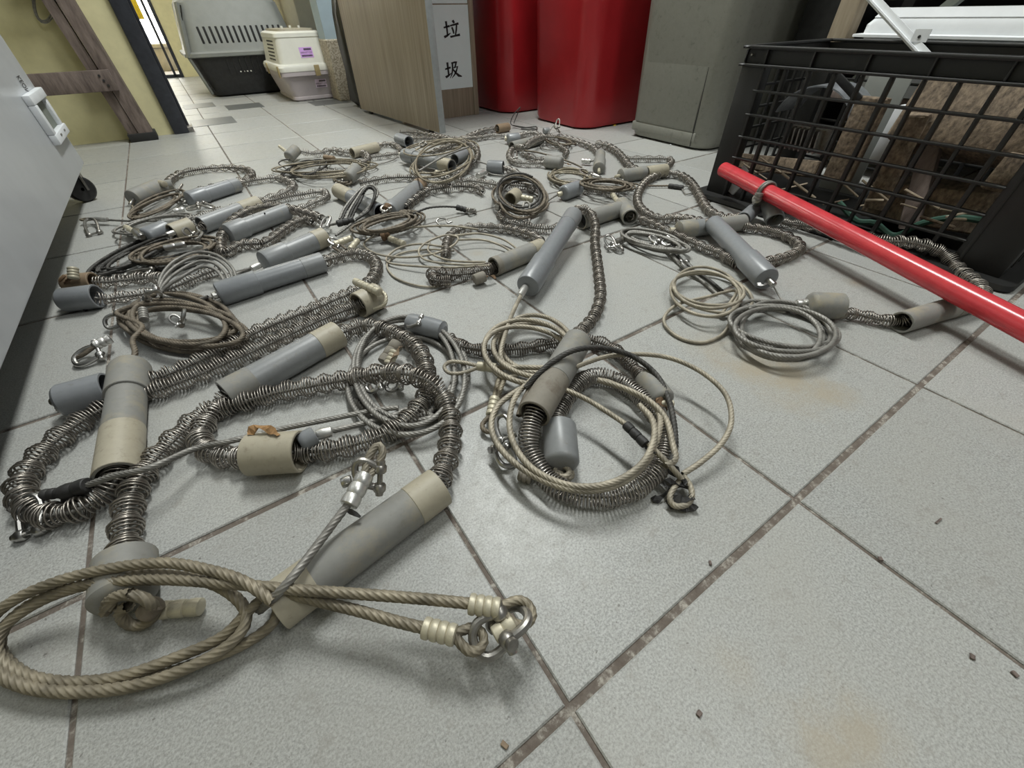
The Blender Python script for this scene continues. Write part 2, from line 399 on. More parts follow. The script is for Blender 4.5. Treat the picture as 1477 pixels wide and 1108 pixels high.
wl = struct('wall_left', *box(-2.2, -0.37*T, 8.36*T, 8.72*T, 0, 2.6), 'yellow_wall')
struct('wall_light_block', *box(-1.25, -1.12, -1.1, 8.36*T, 0, 2.6), 'yellow_wall')  # unseen wall, added to keep world light from reaching under the cabinet
struct('wall_corridor_end', *box(0.16*T, 6.7*T, 17.3*T, 17.8*T, 0, 2.6), 'yellow_wall')
struct('wall_corridor_left', *box(-3.6*T, -3.2*T, 8.72*T, 17.8*T, 0, 2.6), 'yellow_wall')
struct('wall_back', *box(2.42*T, 6.9*T, 9.85*T, 10.3*T, 0.27, 2.6), 'blue_wall')
struct('trim_1', *box(2.40*T, 6.9*T, 9.78*T, 10.4*T, 0, 0.278, 0.006), 'terrazzo')
struct('wall_corridor_right', *box(2.78*T, 3.9*T, 13.2*T, 17.3*T, 0, 2.6, 0.03), 'cream_wall', smooth=True)
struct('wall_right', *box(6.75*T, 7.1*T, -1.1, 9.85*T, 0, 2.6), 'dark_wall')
# black door frame at the end of the yellow wall
df = struct('door_1', *box(-0.46*T, -0.27*T, 8.30*T, 8.86*T, 0, 2.2, 0.004), 'frame_black', smooth=True)
link('door_stop', make_mesh('door_stop', *box(-0.27*T, -0.235*T, 8.50*T, 8.72*T, 0, 2.2, 0.002), 'frame_black'), df)
link('sill_plate', make_mesh('sill_plate', *box(-0.44*T, -0.20*T, 8.34*T, 8.62*T, 0, 0.02, 0.003), 'steel_dull'), df)
# glazed end door of the corridor, day outside
w1 = struct('window_1', *join(box(-3.2*T, 0.16*T, 17.36*T, 17.5*T, 0, 0.022), box(0.09*T, 0.17*T, 17.3*T, 17.55*T, 0, 2.2), box(-0.06*T, 0.0*T, 17.36*T, 17.5*T, 0, 2.2),
            box(-1.6*T, -1.5*T, 17.36*T, 17.5*T, 0, 2.2), box(-3.2*T, 0.16*T, 17.36*T, 17.5*T, 2.1, 2.2)), 'frame_black')
for a, b in ((-3.2, -1.6), (-1.5, -0.06), (0.0, 0.09)):
    link('pane', make_mesh('pane', *box(a*T, b*T, 17.42*T, 17.44*T, 0.022, 2.1), 'glass'), w1)
struct('sky_backdrop', *box(-3.6*T, 0.6*T, 21.0*T, 21.2*T, 0, 2.6), 'daylight')  # glowing sheet standing in for the bright sky beyond the door
struct('ground_outside', *box(-3.6*T, 0.6*T, 17.8*T, 21.0*T, -0.03, -0.004), 'pale_grey')
area('outdoor_daylight', (-1.0*T, 18.3*T, 1.9), (0.8, 0.25), 14, (1, 1, 1), (math.radians(35), 0, 0))
tag(link('yellow_signboard', make_mesh('yellow_signboard', *join(box(-2.2*T, -0.13*T, 19.5*T, 19.6*T, 0.375, 0.95, 0.004), box(-2.0*T, -1.9*T, 19.5*T, 19.6*T, 0, 0.34), box(-0.5*T, -0.42*T, 19.5*T, 19.6*T, 0, 0.34)), 'yellow_board')),
    'yellow signboard outside, seen through the glazed door at the end', 'sign')
tag(link('low_outdoor_ledge', make_mesh('low_outdoor_ledge', *join(box(-2.6*T, 0.3*T, 20.2*T, 20.8*T, -0.004, 0.17, 0.01), box(-2.7*T, 0.4*T, 20.15*T, 20.85*T, 0.17, 0.20, 0.006)), 'pale_grey')),
    'pale grey stone ledge outside the far glazed door', 'ledge')

# ------------------------------------------------------------------ white cabinet on castors (left edge)
X0 = -1.16*T
cb = root('metal_cabinet', 'white enamelled metal cabinet on black castors with a plastic latch, at left edge', 'cabinet', (X0-0.25, 1.0, 0))
V, F = box(X0-0.5, X0, 0.30, 5.56*T, 0.08, 0.95, 0.004); part(cb, 'body', V, F, 'white_metal')
lt = part(cb, 'latch_frame', *join(box(X0, X0+0.014, 4.90*T, 5.52*T, 0.233, 0.252, 0.002), box(X0, X0+0.014, 4.90*T, 5.52*T, 0.156, 0.176, 0.002),
     box(X0, X0+0.014, 4.90*T, 4.98*T, 0.176, 0.233, 0.002), box(X0, X0+0.010, 5.44*T, 5.52*T, 0.176, 0.233, 0.002)), 'white_plastic')
part(cb, 'latch_recess', *box(X0, X0+0.002, 4.98*T, 5.44*T, 0.176, 0.233), 'green_grey', lt, False)
part(cb, 'latch_screw', *join(box(X0+0.014, X0+0.0150, 5.08*T, 5.13*T, 0.166, 0.170), box(X0+0.014, X0+0.0150, 5.30*T, 5.35*T, 0.166, 0.170)), 'steel_dull', lt, False)
V, F = text_mesh('KEON', 0.017)
V = np.column_stack([np.full(len(V), X0+0.0006), 5.22*T-V[:, 1]*3.2, 0.265-V[:, 0]*0.7])
part(cb, 'lettering', V, [f[::-1] for f in F], 'ink', None, False)
for (x, y) in ((X0-0.035, 5.56*T-0.05), (X0-0.45, 5.56*T-0.05), (X0-0.05, 0.36), (X0-0.45, 0.36)):
    c = part(cb, 'castor', *join(lathe((x-0.007, y+0.012, 0.032), (x+0.007, y-0.012, 0.032), [(0, 0.004), (0, 0.028), (0.004, 0.032), (0.024, 0.032), (0.028, 0.028), (0.028, 0.004)], 24)), 'black_plastic')
    part(cb, 'fork', *join(box(x-0.02, x-0.016, y-0.014, y+0.014, 0.028, 0.08), box(x+0.016, x+0.02, y-0.014, y+0.014, 0.028, 0.08), box(x-0.02, x+0.02, y-0.018, y+0.018, 0.072, 0.08)), 'steel_dull', c, False)

# ------------------------------------------------------------------ old timber frame against the yellow wall
tf = root('timber_trestle', 'old paint-flecked timber trestle standing against the yellow wall', 'trestle', (-1.0*T, 8.2*T, 0))
yb, yf = 8.355*T, 8.08*T
def slab(x0, x1, xa, xb, z0, z1, ya, yb_):  # leaning board
    V = np.array([(x, y, z) for z, (a, b) in ((z0, (x0, x1)), (z1, (xa, xb))) for x, y in ((a, ya), (b, ya), (b, yb_), (a, yb_))])
    return V, [(3, 2, 1, 0), (4, 5, 6, 7), (0, 1, 5, 4), (1, 2, 6, 5), (2, 3, 7, 6), (3, 0, 4, 7)]
part(tf, 'post', *slab(-0.84*T, -0.68*T, -0.84*T-0.09, -0.68*T-0.09, 0, 1.3, yf, yb), 'old_wood', None, False)
part(tf, 'post', *slab(-0.955*T, -0.845*T, -0.955*T-0.10, -0.845*T-0.10, 0, 1.3, yf+0.006, yf+0.034), 'old_wood', None, False)
part(tf, 'post', *slab(-3.3*T, -3.1*T, -3.3*T, -3.1*T, 0, 1.3, yf, yb), 'old_wood', None, False)
cr = part(tf, 'crossboard', *box(-3.4*T, -0.80*T, yf-0.022, yf-0.001, 0.172, 0.236, 0.002), 'old_wood')
part(tf, 'nail', *join(*[lathe((x, yf-0.0225, z), (x, yf-0.0245, z), [(0, 0.004), (0.002, 0.004), (0.002, 0)], 8) for x, z in ((-0.92*T, 0.22), (-0.9*T, 0.205), (-0.88*T, 0.19))]), 'hole', cr)
part(tf, 'crossboard', *box(-3.4*T, -0.95*T, yf-0.022, yf-0.001, 0.47, 0.55, 0.002), 'old_wood')
part(tf, 'foot_block', *box(-0.98*T, -0.66*T, yf-0.006, yb, 0, 0.028, 0.002), 'hole')
ring = []
for k in range(40):
    a = k*2*math.pi/16; q = PY(64+16*math.cos(a)+2*math.sin(a*0.4), -2+34*math.sin(a)+2*math.sin(a*0.3), 8.27*T); ring.append(q)
hk = root('wire_hoop', 'coil of thin wire hanging on the yellow wall behind the timber', 'wire', tuple(ring[0]))
part(hk, 'hoop', *rod(ring, 0.0026, 6, 0.008), 'cable')
part(hk, 'hook', *rod([(ring[4][0], 8.36*T, 0.45), (ring[4][0], 8.25*T, 0.45), (ring[4][0], 8.24*T, 0.46)], 0.002, 6, 0.004), 'steel_dull')

# ------------------------------------------------------------------ pet carriers in the corridor
def sect(w, d, r, z): return rrect(w, d, r), z
c1 = (0.40*T+0.275, 12.0*T+0.24, 0)
k1 = root('large_pet_carrier', 'large pet carrier, grey slotted top on black base, in the corridor', 'pet carrier', c1)
V, F = loft([sect(0.490, 0.42, 0.05, 0.0), sect(0.530, 0.46, 0.06, 0.012), sect(0.620, 0.53, 0.06, 0.205)]); part(k1, 'base', place(V, c1), F, 'black_plastic')
V, F = loft([sect(0.630, 0.54, 0.06, 0.198), sect(0.665, 0.565, 0.06, 0.202), sect(0.665, 0.565, 0.06, 0.218), sect(0.630, 0.54, 0.06, 0.226), sect(0.620, 0.53, 0.06, 0.24), sect(0.540, 0.46, 0.07, 0.44), sect(0.490, 0.41, 0.09, 0.475), sect(0.330, 0.28, 0.09, 0.485)])
tp = part(k1, 'top_shell', place(V, c1), F, 'carrier_grey')
yfr = c1[1]-0.265
for k in range(15):
    x = 0.62*T+k*0.105*T
    part(k1, 'vent_slot', *bar((x, yfr+0.003, 0.262), (x-0.002, yfr+0.0165, 0.338), 0.0125, 0.006, (0, -1, 0), 0.0028), 'hole', tp)
bs = k1.children[0]
for k in range(12):
    x = 0.9*T+k*0.115*T
    part(k1, 'base_rib', *bar((x, yfr+0.001, 0.19), (x+0.002, yfr+0.0155, 0.11), 0.010, 0.008, (0, -1, 0)), 'black_plastic', bs)
for k in range(5):
    x = 1.02*T+k*0.065*T
    part(k1, 'vent_light', *bar((x-0.004, yfr+0.012, 0.123), (x+0.004, yfr+0.012, 0.123), 0.006, 0.004, (0, -1, 0)), 'carrier_cream', bs)  # cream bars paint in the light showing through the base vents
dr = part(k1, 'wire_door', *join(*[rod([(c1[0]-0.307+0.07*abs(z-0.22)/0.25, c1[1]+y, z) for z in (0.03, 0.22, 0.43)], 0.0035, 6, 0.03) for y in np.linspace(-0.24, 0.24, 9)],
     *[rod([(c1[0]-0.309+0.07*abs(z-0.22)/0.25, c1[1]-0.24, z), (c1[0]-0.309+0.07*abs(z-0.22)/0.25, c1[1]+0.24, z)], 0.0035, 6, 0.05) for z in (0.05, 0.14, 0.22, 0.3, 0.4)]), 'black_plastic')
part(k1, 'door_frame', *join(bar((c1[0]-0.315, c1[1]-0.262, 0.20), (c1[0]-0.260, c1[1]-0.225, 0.44), 0.02, 0.02), bar((c1[0]-0.315, c1[1]-0.262, 0.20), (c1[0]-0.270, c1[1]-0.222, 0.02), 0.012, 0.012)), 'carrier_grey', tp)
part(k1, 'carry_handle', *rod([(c1[0]-0.12, c1[1], 0.48), (c1[0]-0.10, c1[1], 0.515), (c1[0]+0.10, c1[1], 0.515), (c1[0]+0.12, c1[1], 0.48)], 0.009, 8), 'carrier_grey')

c2 = (2.06*T, 10.2*T+0.23, 0)
k2 = root('small_pet_carrier', 'small pet carrier with cream lid, mauve tub and purple stickers by terrazzo base', 'pet carrier', c2)
V, F = loft([sect(0.225, 0.390, 0.03, 0.0), sect(0.245, 0.410, 0.03, 0.008), sect(0.245, 0.410, 0.03, 0.020), sect(0.238, 0.404, 0.03, 0.022), sect(0.292, 0.460, 0.03, 0.120)]); tub = part(k2, 'tub', place(V, c2), F, 'carrier_pink')
V, F = loft([sect(0.300, 0.470, 0.03, 0.118), sect(0.318, 0.488, 0.03, 0.122), sect(0.318, 0.488, 0.03, 0.142)]); part(k2, 'tub_rim', place(V, c2), F, 'carrier_pink', tub)
V, F = loft([sect(0.322, 0.492, 0.03, 0.142), sect(0.324, 0.494, 0.03, 0.160), sect(0.31, 0.480, 0.03, 0.172), sect(0.286, 0.450, 0.03, 0.176), sect(0.252, 0.410, 0.03, 0.285), sect(0.258, 0.416, 0.03, 0.290), sect(0.255, 0.412, 0.04, 0.306), sect(0.23, 0.390, 0.05, 0.314)])
lid = part(k2, 'lid', place(V, c2), F, 'carrier_cream')
V, F = loft([sect(0.20, 0.350, 0.03, 0.313), sect(0.195, 0.345, 0.03, 0.324)]); part(k2, 'lid_panel', place(V, c2), F, 'beige', lid)
for dx, dy in ((-0.06, -0.13), (0.03, -0.13), (0.0, -0.05)):
    part(k2, 'lid_knob', *box(c2[0]+dx-0.006, c2[0]+dx+0.006, c2[1]+dy-0.006, c2[1]+dy+0.006, 0.322, 0.336, 0.002), 'carrier_cream', lid)
yf2 = c2[1]-0.248
part(k2, 'latch', *join(bar((c2[0]+0.042, yf2-0.002, 0.168), (c2[0]+0.042, yf2-0.002, 0.118), 0.028, 0.006, (0, -1, 0), 0.001)), 'latch')
part(k2, 'latch', *bar((c2[0]-0.162, yf2+0.03, 0.168), (c2[0]-0.162, yf2+0.03, 0.118), 0.028, 0.006, (-1, 0, 0), 0.001), 'latch')
part(k2, 'latch', *bar((c2[0]-0.162, c2[1]+0.1, 0.168), (c2[0]-0.162, c2[1]+0.1, 0.118), 0.028, 0.006, (-1, 0, 0), 0.001), 'latch')
def wallpt(x, z, side):                     # a point on the carrier's lid / tub wall: side 'f' front, 'l' left
    if z > 0.15: tt = (z-0.176)/(0.285-0.176); w = 0.286+(0.252-0.286)*tt; d = 0.45+(0.41-0.45)*tt
    else: tt = (z-0.022)/(0.120-0.022); w = 0.238+(0.292-0.238)*tt; d = 0.404+(0.46-0.404)*tt
    return (c2[0]+x, c2[1]-d/2, z) if side == 'f' else (c2[0]-w/2, c2[1]+x, z)
for r_ in range(6):
    z = 0.272-r_*0.016
    for k in range(6):
        a = wallpt(-0.115+k*0.03, z, 'l')
        part(k2, 'vent_hole', *box(a[0]-0.0015, a[0]+0.004, a[1]-0.009, a[1]+0.009, a[2]-0.0035, a[2]+0.0035), 'hole', lid, False)
def sticker(cx, z0, z1, w, mat, up):
    a0, a1 = np.array(wallpt(cx, z0, 'f')), np.array(wallpt(cx, z1, 'f'))
    nrm = np.cross((1, 0, 0), a1-a0); nrm /= np.linalg.norm(nrm)
    if nrm[1] > 0: nrm = -nrm
    a0 = a0+nrm*0.0008; a1 = a1+nrm*0.0008
    st = part(k2, 'sticker', *bar(a0, a1, w, 0.0012, nrm), mat, up, False)
    h = a1-a0
    n_ = nrm*0.0010
    def row(t0, t1, xs):
        ms = []
        for x0, x1 in xs: ms.append(bar(a0+h*t0+n_+np.array([(x0+x1)/2, 0, 0]), a0+h*t1+n_+np.array([(x0+x1)/2, 0, 0]), x1-x0, 0.0006, nrm))
        return join(*ms)
    rr = random.Random(3)
    def glyphs(x0, x1, n): st_ = (x1-x0)/n; return [(x0+k*st_+0.0004, x0+(k+1)*st_-0.0006*rr.uniform(0.6, 2)) for k in range(n)]
    for (t0, t1, gl) in ((0.70, 0.90, glyphs(-w*0.15, w*0.42, 6)), (0.10, 0.27, glyphs(-w*0.42, w*0.42, 12))):
        part(k2, 'print', *row(t0, t1, gl), 'ink', None, False).parent = lid
    V, F = text_mesh('0800-077-220', 0.011)
    mid = a0+h*0.48+n_; ex = h/np.linalg.norm(h)
    V = mid+np.outer(V[:, 0], (1, 0, 0))+np.outer(V[:, 1], ex)
    part(k2, 'print', V, F, 'ink', None, False).parent = lid
    for o in [c for c in k2.children if c.name.startswith('print')]: o.parent = lid
sticker(0.015, 0.200, 0.245, 0.070, 'sticker', lid)
sticker(0.050, 0.060, 0.100, 0.064, 'sticker_pale', tub)
for o in lid.children:
    if o.name.startswith('print'): o.location = (0, 0, 0)
tag(link('striped_post', make_mesh('striped_post', *join(*[box(2.46*T, 2.62*T, 14.4*T, 14.6*T, z, z+0.085, 0.003) for z in np.arange(0, 0.9, 0.09)]), 'yellow_board')), 'yellow and black post standing behind the pet carriers', 'post')
sp = bpy.data.objects['striped_post']
link('black_band', make_mesh('black_band', *join(*[box(2.455*T, 2.625*T, 14.395*T, 14.605*T, z, z+0.04) for z in np.arange(0.04, 0.9, 0.09)]), 'black_plastic', False), sp)

bq = PY(493, 14, 8.62*T)
bg = root('black_bag', 'black cloth bag on the floor behind the desk, partly hidden', 'bag', (bq[0]+0.07, 8.95*T, 0))
V, F = loft([(rrect(0.14, 0.12, 0.04), 0.0), (rrect(0.20, 0.17, 0.05), 0.03), (rrect(0.19, 0.16, 0.05), 0.16), (rrect(0.205, 0.17, 0.06), 0.28), (rrect(0.19, 0.15, 0.06), 0.38), (rrect(0.15, 0.10, 0.04), 0.47), (rrect(0.06, 0.05, 0.02), 0.50)])
V, F = rough_ = (V+np.random.RandomState(5).uniform(-0.006, 0.006, V.shape)*np.array([1, 1, 0.5]), F); V[:, 2] = np.maximum(V[:, 2], 0)
part(bg, 'body', place(V, (bq[0]+0.085, 8.95*T, 0)), F, 'black_plastic')
part(bg, 'strap', *rod([(bq[0]+0.05, 8.95*T, 0.47), (bq[0]+0.06, 8.93*T, 0.56), (bq[0]+0.11, 8.93*T, 0.56), (bq[0]+0.12, 8.95*T, 0.47)], 0.006, 8), 'black_plastic')

# ------------------------------------------------------------------ desk side with the sign
dk = root('wood_desk', 'wood-laminate desk with grey edge band, white sign on its panel', 'desk', (2.9*T, 7.0*T, 0))
pa, pb = np.array([2.345*T, 8.40*T, 0]), np.array([2.545*T, 5.74*T, 0]); dd = (pb-pa)/np.linalg.norm(pb-pa); th = 0.026
side = np.array([-dd[1], dd[0], 0]); side = side if side[0] > 0 else -side
off = side*th/2
V, F = bar(pa+off+np.array([0, 0, 0.375]), pb+off-dd*0.003+np.array([0, 0, 0.375]), th, 0.726, (0, 0, 1), 0.0015); part(dk, 'side_panel', V, F, 'laminate')
V, F = bar(pb+off-dd*0.003+np.array([0, 0, 0.375]), pb+off+np.array([0, 0, 0.375]), th+0.002, 0.728, (0, 0, 1), 0.0008); part(dk, 'edge_band', V, F, 'aluedge')
V, F = bar(pa+off-dd*0.003+np.array([0, 0, 0.375]), pa+off+np.array([0, 0, 0.375]), th+0.003, 0.728); part(dk, 'edge_band', V, F, 'frame_black')
for t_ in (0.12, 0.88): 
    q = pa+(pb-pa)*t_+off; part(dk, 'glide', *lathe(q, q+np.array([0, 0, 0.013]), [(0, 0), (0, 0.011), (0.012, 0.011), (0.013, 0)], 12), 'black_plastic')
V, F = box(2.50*T, 3.80*T, 6.88*T, 6.96*T, 0.0, 0.735, 0.001); part(dk, 'modesty_panel', V, F, 'laminate')
V, F = box(3.74*T, 3.82*T, 6.86*T, 7.8*T, 0.0, 0.735, 0.001); part(dk, 'side_panel', V, F, 'laminate')
V, F = box(2.25*T, 3.95*T, 5.7*T, 8.45*T, 0.738, 0.765, 0.002); part(dk, 'desktop', V, F, 'laminate')
sg = root('paper_sign', 'white paper sign with two black Chinese characters on the desk panel', 'sign', (3.4*T, 6.86*T, 0.1))
ys = 6.88*T-0.0012
V, F = box(2.95*T, 3.745*T, ys-0.0006, ys+0.0006, 0.112, 0.400); part(sg, 'sheet', V, F, 'paper', None, False)
V, F = box(2.95*T, 3.735*T, ys-0.0006, ys+0.0006, 0.404, 0.62); part(sg, 'sheet', V, F, 'paper', None, False)
STROKES = {  # brush strokes on a 0..1 square: [(x, y, half-width) ...]
 'la': [[(0.04, 0.60, .030), (0.40, 0.68, .040)], [(0.20, 0.93, .045), (0.22, 0.55, .036), (0.23, 0.16, .036)], [(0.02, 0.08, .05), (0.22, 0.17, .04), (0.42, 0.29, .012)],
        [(0.62, 0.97, .05), (0.70, 0.84, .042)], [(0.44, 0.69, .030), (0.68, 0.74, .036), (0.96, 0.80, .045)], [(0.54, 0.60, .036), (0.60, 0.42, .040), (0.63, 0.26, .030)],
        [(0.84, 0.72, .034), (0.80, 0.45, .036), (0.72, 0.16, .026)], [(0.40, 0.08, .040), (0.70, 0.13, .036), (1.0, 0.18, .050)]],
 'ji': [[(0.03, 0.56, .030), (0.36, 0.64, .040)], [(0.19, 0.93, .045), (0.20, 0.52, .036), (0.21, 0.18, .036)], [(0.02, 0.09, .05), (0.20, 0.18, .04), (0.38, 0.30, .012)],
        [(0.50, 0.86, .036), (0.48, 0.50, .036), (0.40, 0.22, .026), (0.28, 0.02, .010)], [(0.44, 0.88, .030), (0.66, 0.92, .036), (0.74, 0.95, .045), (0.68, 0.74, .034), (0.62, 0.62, .028)],
        [(0.56, 0.60, .028), (0.80, 0.66, .040), (0.70, 0.40, .036), (0.56, 0.18, .028), (0.40, 0.02, .010)], [(0.52, 0.50, .028), (0.68, 0.28, .042), (0.84, 0.12, .055), (1.02, 0.06, .022)]]}
def character(strokes, x0, z0, w, h):
    ms = []
    for st in strokes:
        c = np.array(st, float); n = len(c); d = np.gradient(c[:, :2], axis=0); d /= np.linalg.norm(d, axis=1)[:, None]; nn = np.column_stack([-d[:, 1], d[:, 0]])
        c[0, :2] -= d[0]*0.012; c[-1, :2] += d[-1]*0.012
        L = c[:, :2]+nn*c[:, 2:]*1.45; R = c[:, :2]-nn*c[:, 2:]*1.45
        A = np.vstack([L, R]); V = np.column_stack([x0+A[:, 0]*w, np.full(2*n, ys-0.0011), z0+A[:, 1]*h])
        ms.append((V, [[k, n+k, n+k+1, k+1] for k in range(n-1)]))
    return join(*ms)
V, F = character(STROKES['la'], 3.315*T, 0.292, 0.078, 0.060); part(sg, 'character', V, F, 'ink', None, False)
V, F = character(STROKES['ji'], 3.275*T, 0.152, 0.082, 0.062); part(sg, 'character', V, F, 'ink', None, False)

# ------------------------------------------------------------------ bins along the right wall
def bin_(name, label, x0, x1, y0, y1, h, mat, r, flare, seams=False):
    c = ((x0+x1)/2, (y0+y1)/2, 0); w, d = x1-x0, y1-y0
    b = root(name, label, 'bin', c, None)
    S = [sect(w-0.05, d-0.05, r, 0.0), sect(w-0.012, d-0.012, r, 0.006), sect(w, d, r, 0.022), sect(w+flare, d+flare, r, h-0.03), sect(w+flare+0.03, d+flare+0.03, r, h-0.028), sect(w+flare+0.03, d+flare+0.03, r, h), sect(w+flare-0.02, d+flare-0.02, r, h), sect(w-0.02, d-0.02, r, 0.02)]
    S = [(rrect(a[:, 0].max()*2, a[:, 1].max()*2, r, 8), z) for a, z in S]
    V, F = loft(S); part(b, 'body', place(V, c), F, mat)
    if seams:
        # raised front panel, base step and mould lines
        V, F = box(x0-0.004, x0+0.004, y0+0.065, y1-0.035, 0.055, h*0.8, 0.003); part(b, 'front_panel', V, F, mat)
        V, F = bar((x0-0.0025, y0+0.062, 0.01), (x0-0.004, y0+0.062, h*0.85), 0.002, 0.002, (-1, 0, 0)); part(b, 'mould_line', V, F, 'hole')
        V, F = box(x0-0.003, x0+0.02, y0+0.05, y1-0.02, 0.022, 0.052, 0.004); part(b, 'base_step', V, F, mat)
    V, F = loft([(rrect(w+flare+0.034, d+flare+0.034, r, 8), h+0.001), (rrect(w+flare+0.034, d+flare+0.034, r, 8), h+0.02), (rrect(w*0.6, d*0.6, r, 8), h+0.05)]); part(b, 'lid', place(V, c), F, mat)
    return b
bin_('red_bin', 'tall red plastic bin, the nearer one beside the grey bin', 4.27*T, 5.60*T, 4.80*T, 6.02*T, 0.72, 'red_plastic', 0.075, 0.03)
bin_('red_bin', 'tall red plastic bin directly beside the wooden desk', 4.12*T, 5.45*T, 6.52*T, 7.85*T, 0.72, 'red_plastic', 0.075, 0.03)
bin_('grey_bin', 'tall grey plastic bin with a scuffed front panel behind the crate', 4.60*T, 5.90*T, 3.06*T, 4.28*T, 0.85, 'grey_plastic', 0.055, 0.03, True)

# ------------------------------------------------------------------ rack behind the crate
rk = root('wooden_rack', 'dark timber rack with pale front post behind the crate', 'rack', (5.5*T, 1.0*T, 0))
part(rk, 'post', *box(4.95*T, 5.12*T, 2.20*T, 2.36*T, 0, 1.2, 0.002), 'pale_wood')
part(rk, 'post', *box(4.95*T, 5.12*T, -2.4*T, -2.24*T, 0, 1.2, 0.002), 'pale_wood')
part(rk, 'shelf', *box(4.9*T, 6.5*T, -2.4*T, 2.36*T, 0.175, 0.195, 0.002), 'old_wood')
part(rk, 'shelf', *box(5.35*T, 6.5*T, -2.4*T, 2.30*T, 0.382, 0.405, 0.002), 'green_grey')
part(rk, 'back_board', *box(6.5*T, 6.6*T, -2.4*T, 2.36*T, 0, 1.2), 'black_plastic', None, False)
part(rk, 'brace', *bar((5.2*T, 2.1*T, 0.20), (5.2*T, 1.55*T, 0.40), 0.03, 0.02), 'green_grey', None, False)
tag(link('dark_backdrop', make_mesh('dark_backdrop', *join(box(5.45*T, 5.6*T, 2.44*T, 2.92*T, 0, 1.1, 0.004), box(5.6*T, 6.4*T, 2.42*T, 2.48*T, 0, 1.1, 0.004), box(5.42*T, 5.46*T, 2.6*T, 2.64*T, 0.5, 0.6, 0.002)), 'black_plastic')), 'black upright locker standing in for darkness between grey bin and timber rack', 'backdrop')  # made-up black panels that put the darkness of this gap into shape
tr = root('white_tray', 'ribbed white plastic tray lying on the rack behind the crate', 'tray', (5.2*T, 0.9*T, 0.196))
cx_, cy_ = 5.22*T, 0.92*T
V, F = loft([sect(0.20, 0.60, 0.02, 0.0), sect(0.24, 0.66, 0.02, 0.115), sect(0.28, 0.70, 0.02, 0.117), sect(0.28, 0.70, 0.02, 0.122), sect(0.25, 0.665, 0.02, 0.124), sect(0.25, 0.665, 0.02, 0.140), sect(0.24, 0.645, 0.02, 0.152), sect(0.242, 0.648, 0.02, 0.154), sect(0.23, 0.62, 0.02, 0.171), sect(0.21, 0.60, 0.02, 0.169), sect(0.2, 0.58, 0.02, 0.02)])
part(tr, 'tray_body', place(V, (cx_, cy_, 0.196)), F, 'white_plastic')

# ------------------------------------------------------------------ black crate
CX0, CX1, CY0, CY1, CH = 3.36*T, 4.55*T, 0.12*T, 2.13*T, 0.312
ck = root('plastic_crate', 'black slatted plastic crate full of scrap wood at the right', 'crate', ((CX0+CX1)/2, (CY0+CY1)/2, 0))
UC = None
def rib(x0, x1, y0, y1, z0, z1, name='rib', par=None):
    global UC
    if UC is None:
        UC = make_mesh('rib', *box(-0.5, 0.5, -0.5, 0.5, -0.5, 0.5, 0.08), 'black_dusty')
    o = link(name, UC, ck); o.location = ((x0+x1)/2-ck.location[0], (y0+y1)/2-ck.location[1], (z0+z1)/2); o.scale = (x1-x0, y1-y0, z1-z0); return o
for (a, b, c_, d_) in ((CX0, CX0+0.035, CY1-0.050, CY1), (CX0, CX0+0.035, CY0, CY0+0.074), (CX1-0.05, CX1, CY1-0.05, CY1), (CX1-0.05, CX1, CY0, CY0+0.05)):
    V, F = join(box(a, b, c_, d_, 0.012, CH-0.03, 0.003)); part(ck, 'corner_post', V, F, 'black_dusty')
for z0, z1 in ((0.276, 0.281), (CH-0.006, CH)):
    rib(CX0-0.006, CX0+0.012, CY0-0.004, CY1+0.004, z0, z1, 'rail'); rib(CX1-0.012, CX1+0.006, CY0-0.004, CY1+0.004, z0, z1, 'rail')
    rib(CX0-0.006, CX1+0.006, CY1-0.010, CY1+0.006, z0, z1, 'rail'); rib(CX0-0.006, CX1+0.006, CY0-0.006, CY0+0.010, z0, z1, 'rail')
rib(CX0+0.004, CX0+0.008, CY0, CY1, 0.281, CH-0.006, 'rim_panel'); rib(CX1-0.008, CX1-0.004, CY0, CY1, 0.281, CH-0.006, 'rim_panel')
rib(CX0, CX1, CY1-0.006, CY1-0.002, 0.281, CH-0.006, 'rim_panel'); rib(CX0, CX1, CY0+0.002, CY0+0.006, 0.281, CH-0.006, 'rim_panel')
for y in (1.955, 1.63, 1.30, 0.97, 0.64, 0.34): rib(CX0-0.005, CX0+0.006, y*T-0.0015, y*T+0.0015, 0.281, CH-0.004)
for k in range(11):
    y = (1.955-0.1625*k)*T; w = 0.0035 if k % 2 else 0.0028
    rib(CX0-0.002, CX0+0.010, y-w, y+w, 0.012, 0.277); rib(CX1-0.010, CX1, y-w, y+w, 0.012, 0.277)
for z in (0.2345, 0.190, 0.1455, 0.101, 0.0565):
    rib(CX0-0.003, CX0+0.008, CY0+0.072, CY1-0.045, z-0.0024, z+0.0024); rib(CX1-0.008, CX1, CY0+0.04, CY1-0.04, z-0.0024, z+0.0024)
    for y_ in (CY0+0.003, CY1-0.003): rib(CX0+0.03, CX1-0.04, y_-0.003, y_+0.003, z-0.0024, z+0.0024)
for k in range(1, 7):
    x = CX0+0.03+k*0.041
    for y_ in (CY0+0.003, CY1-0.003): rib(x-0.003, x+0.003, y_-0.003, y_+0.003, 0.012, 0.277)
V, F = loft([(rrect(CX1-CX0+0.05, CY1-CY0+0.05, 0.02), 0.0), (rrect(CX1-CX0+0.055, CY1-CY0+0.055, 0.02), 0.004), (rrect(CX1-CX0+0.05, CY1-CY0+0.05, 0.02), 0.012), (rrect(CX1-CX0-0.02, CY1-CY0-0.02, 0.02), 0.014)])
part(ck, 'base', place(V, ((CX0+CX1)/2, (CY0+CY1)/2, 0)), F, 'black_dusty')
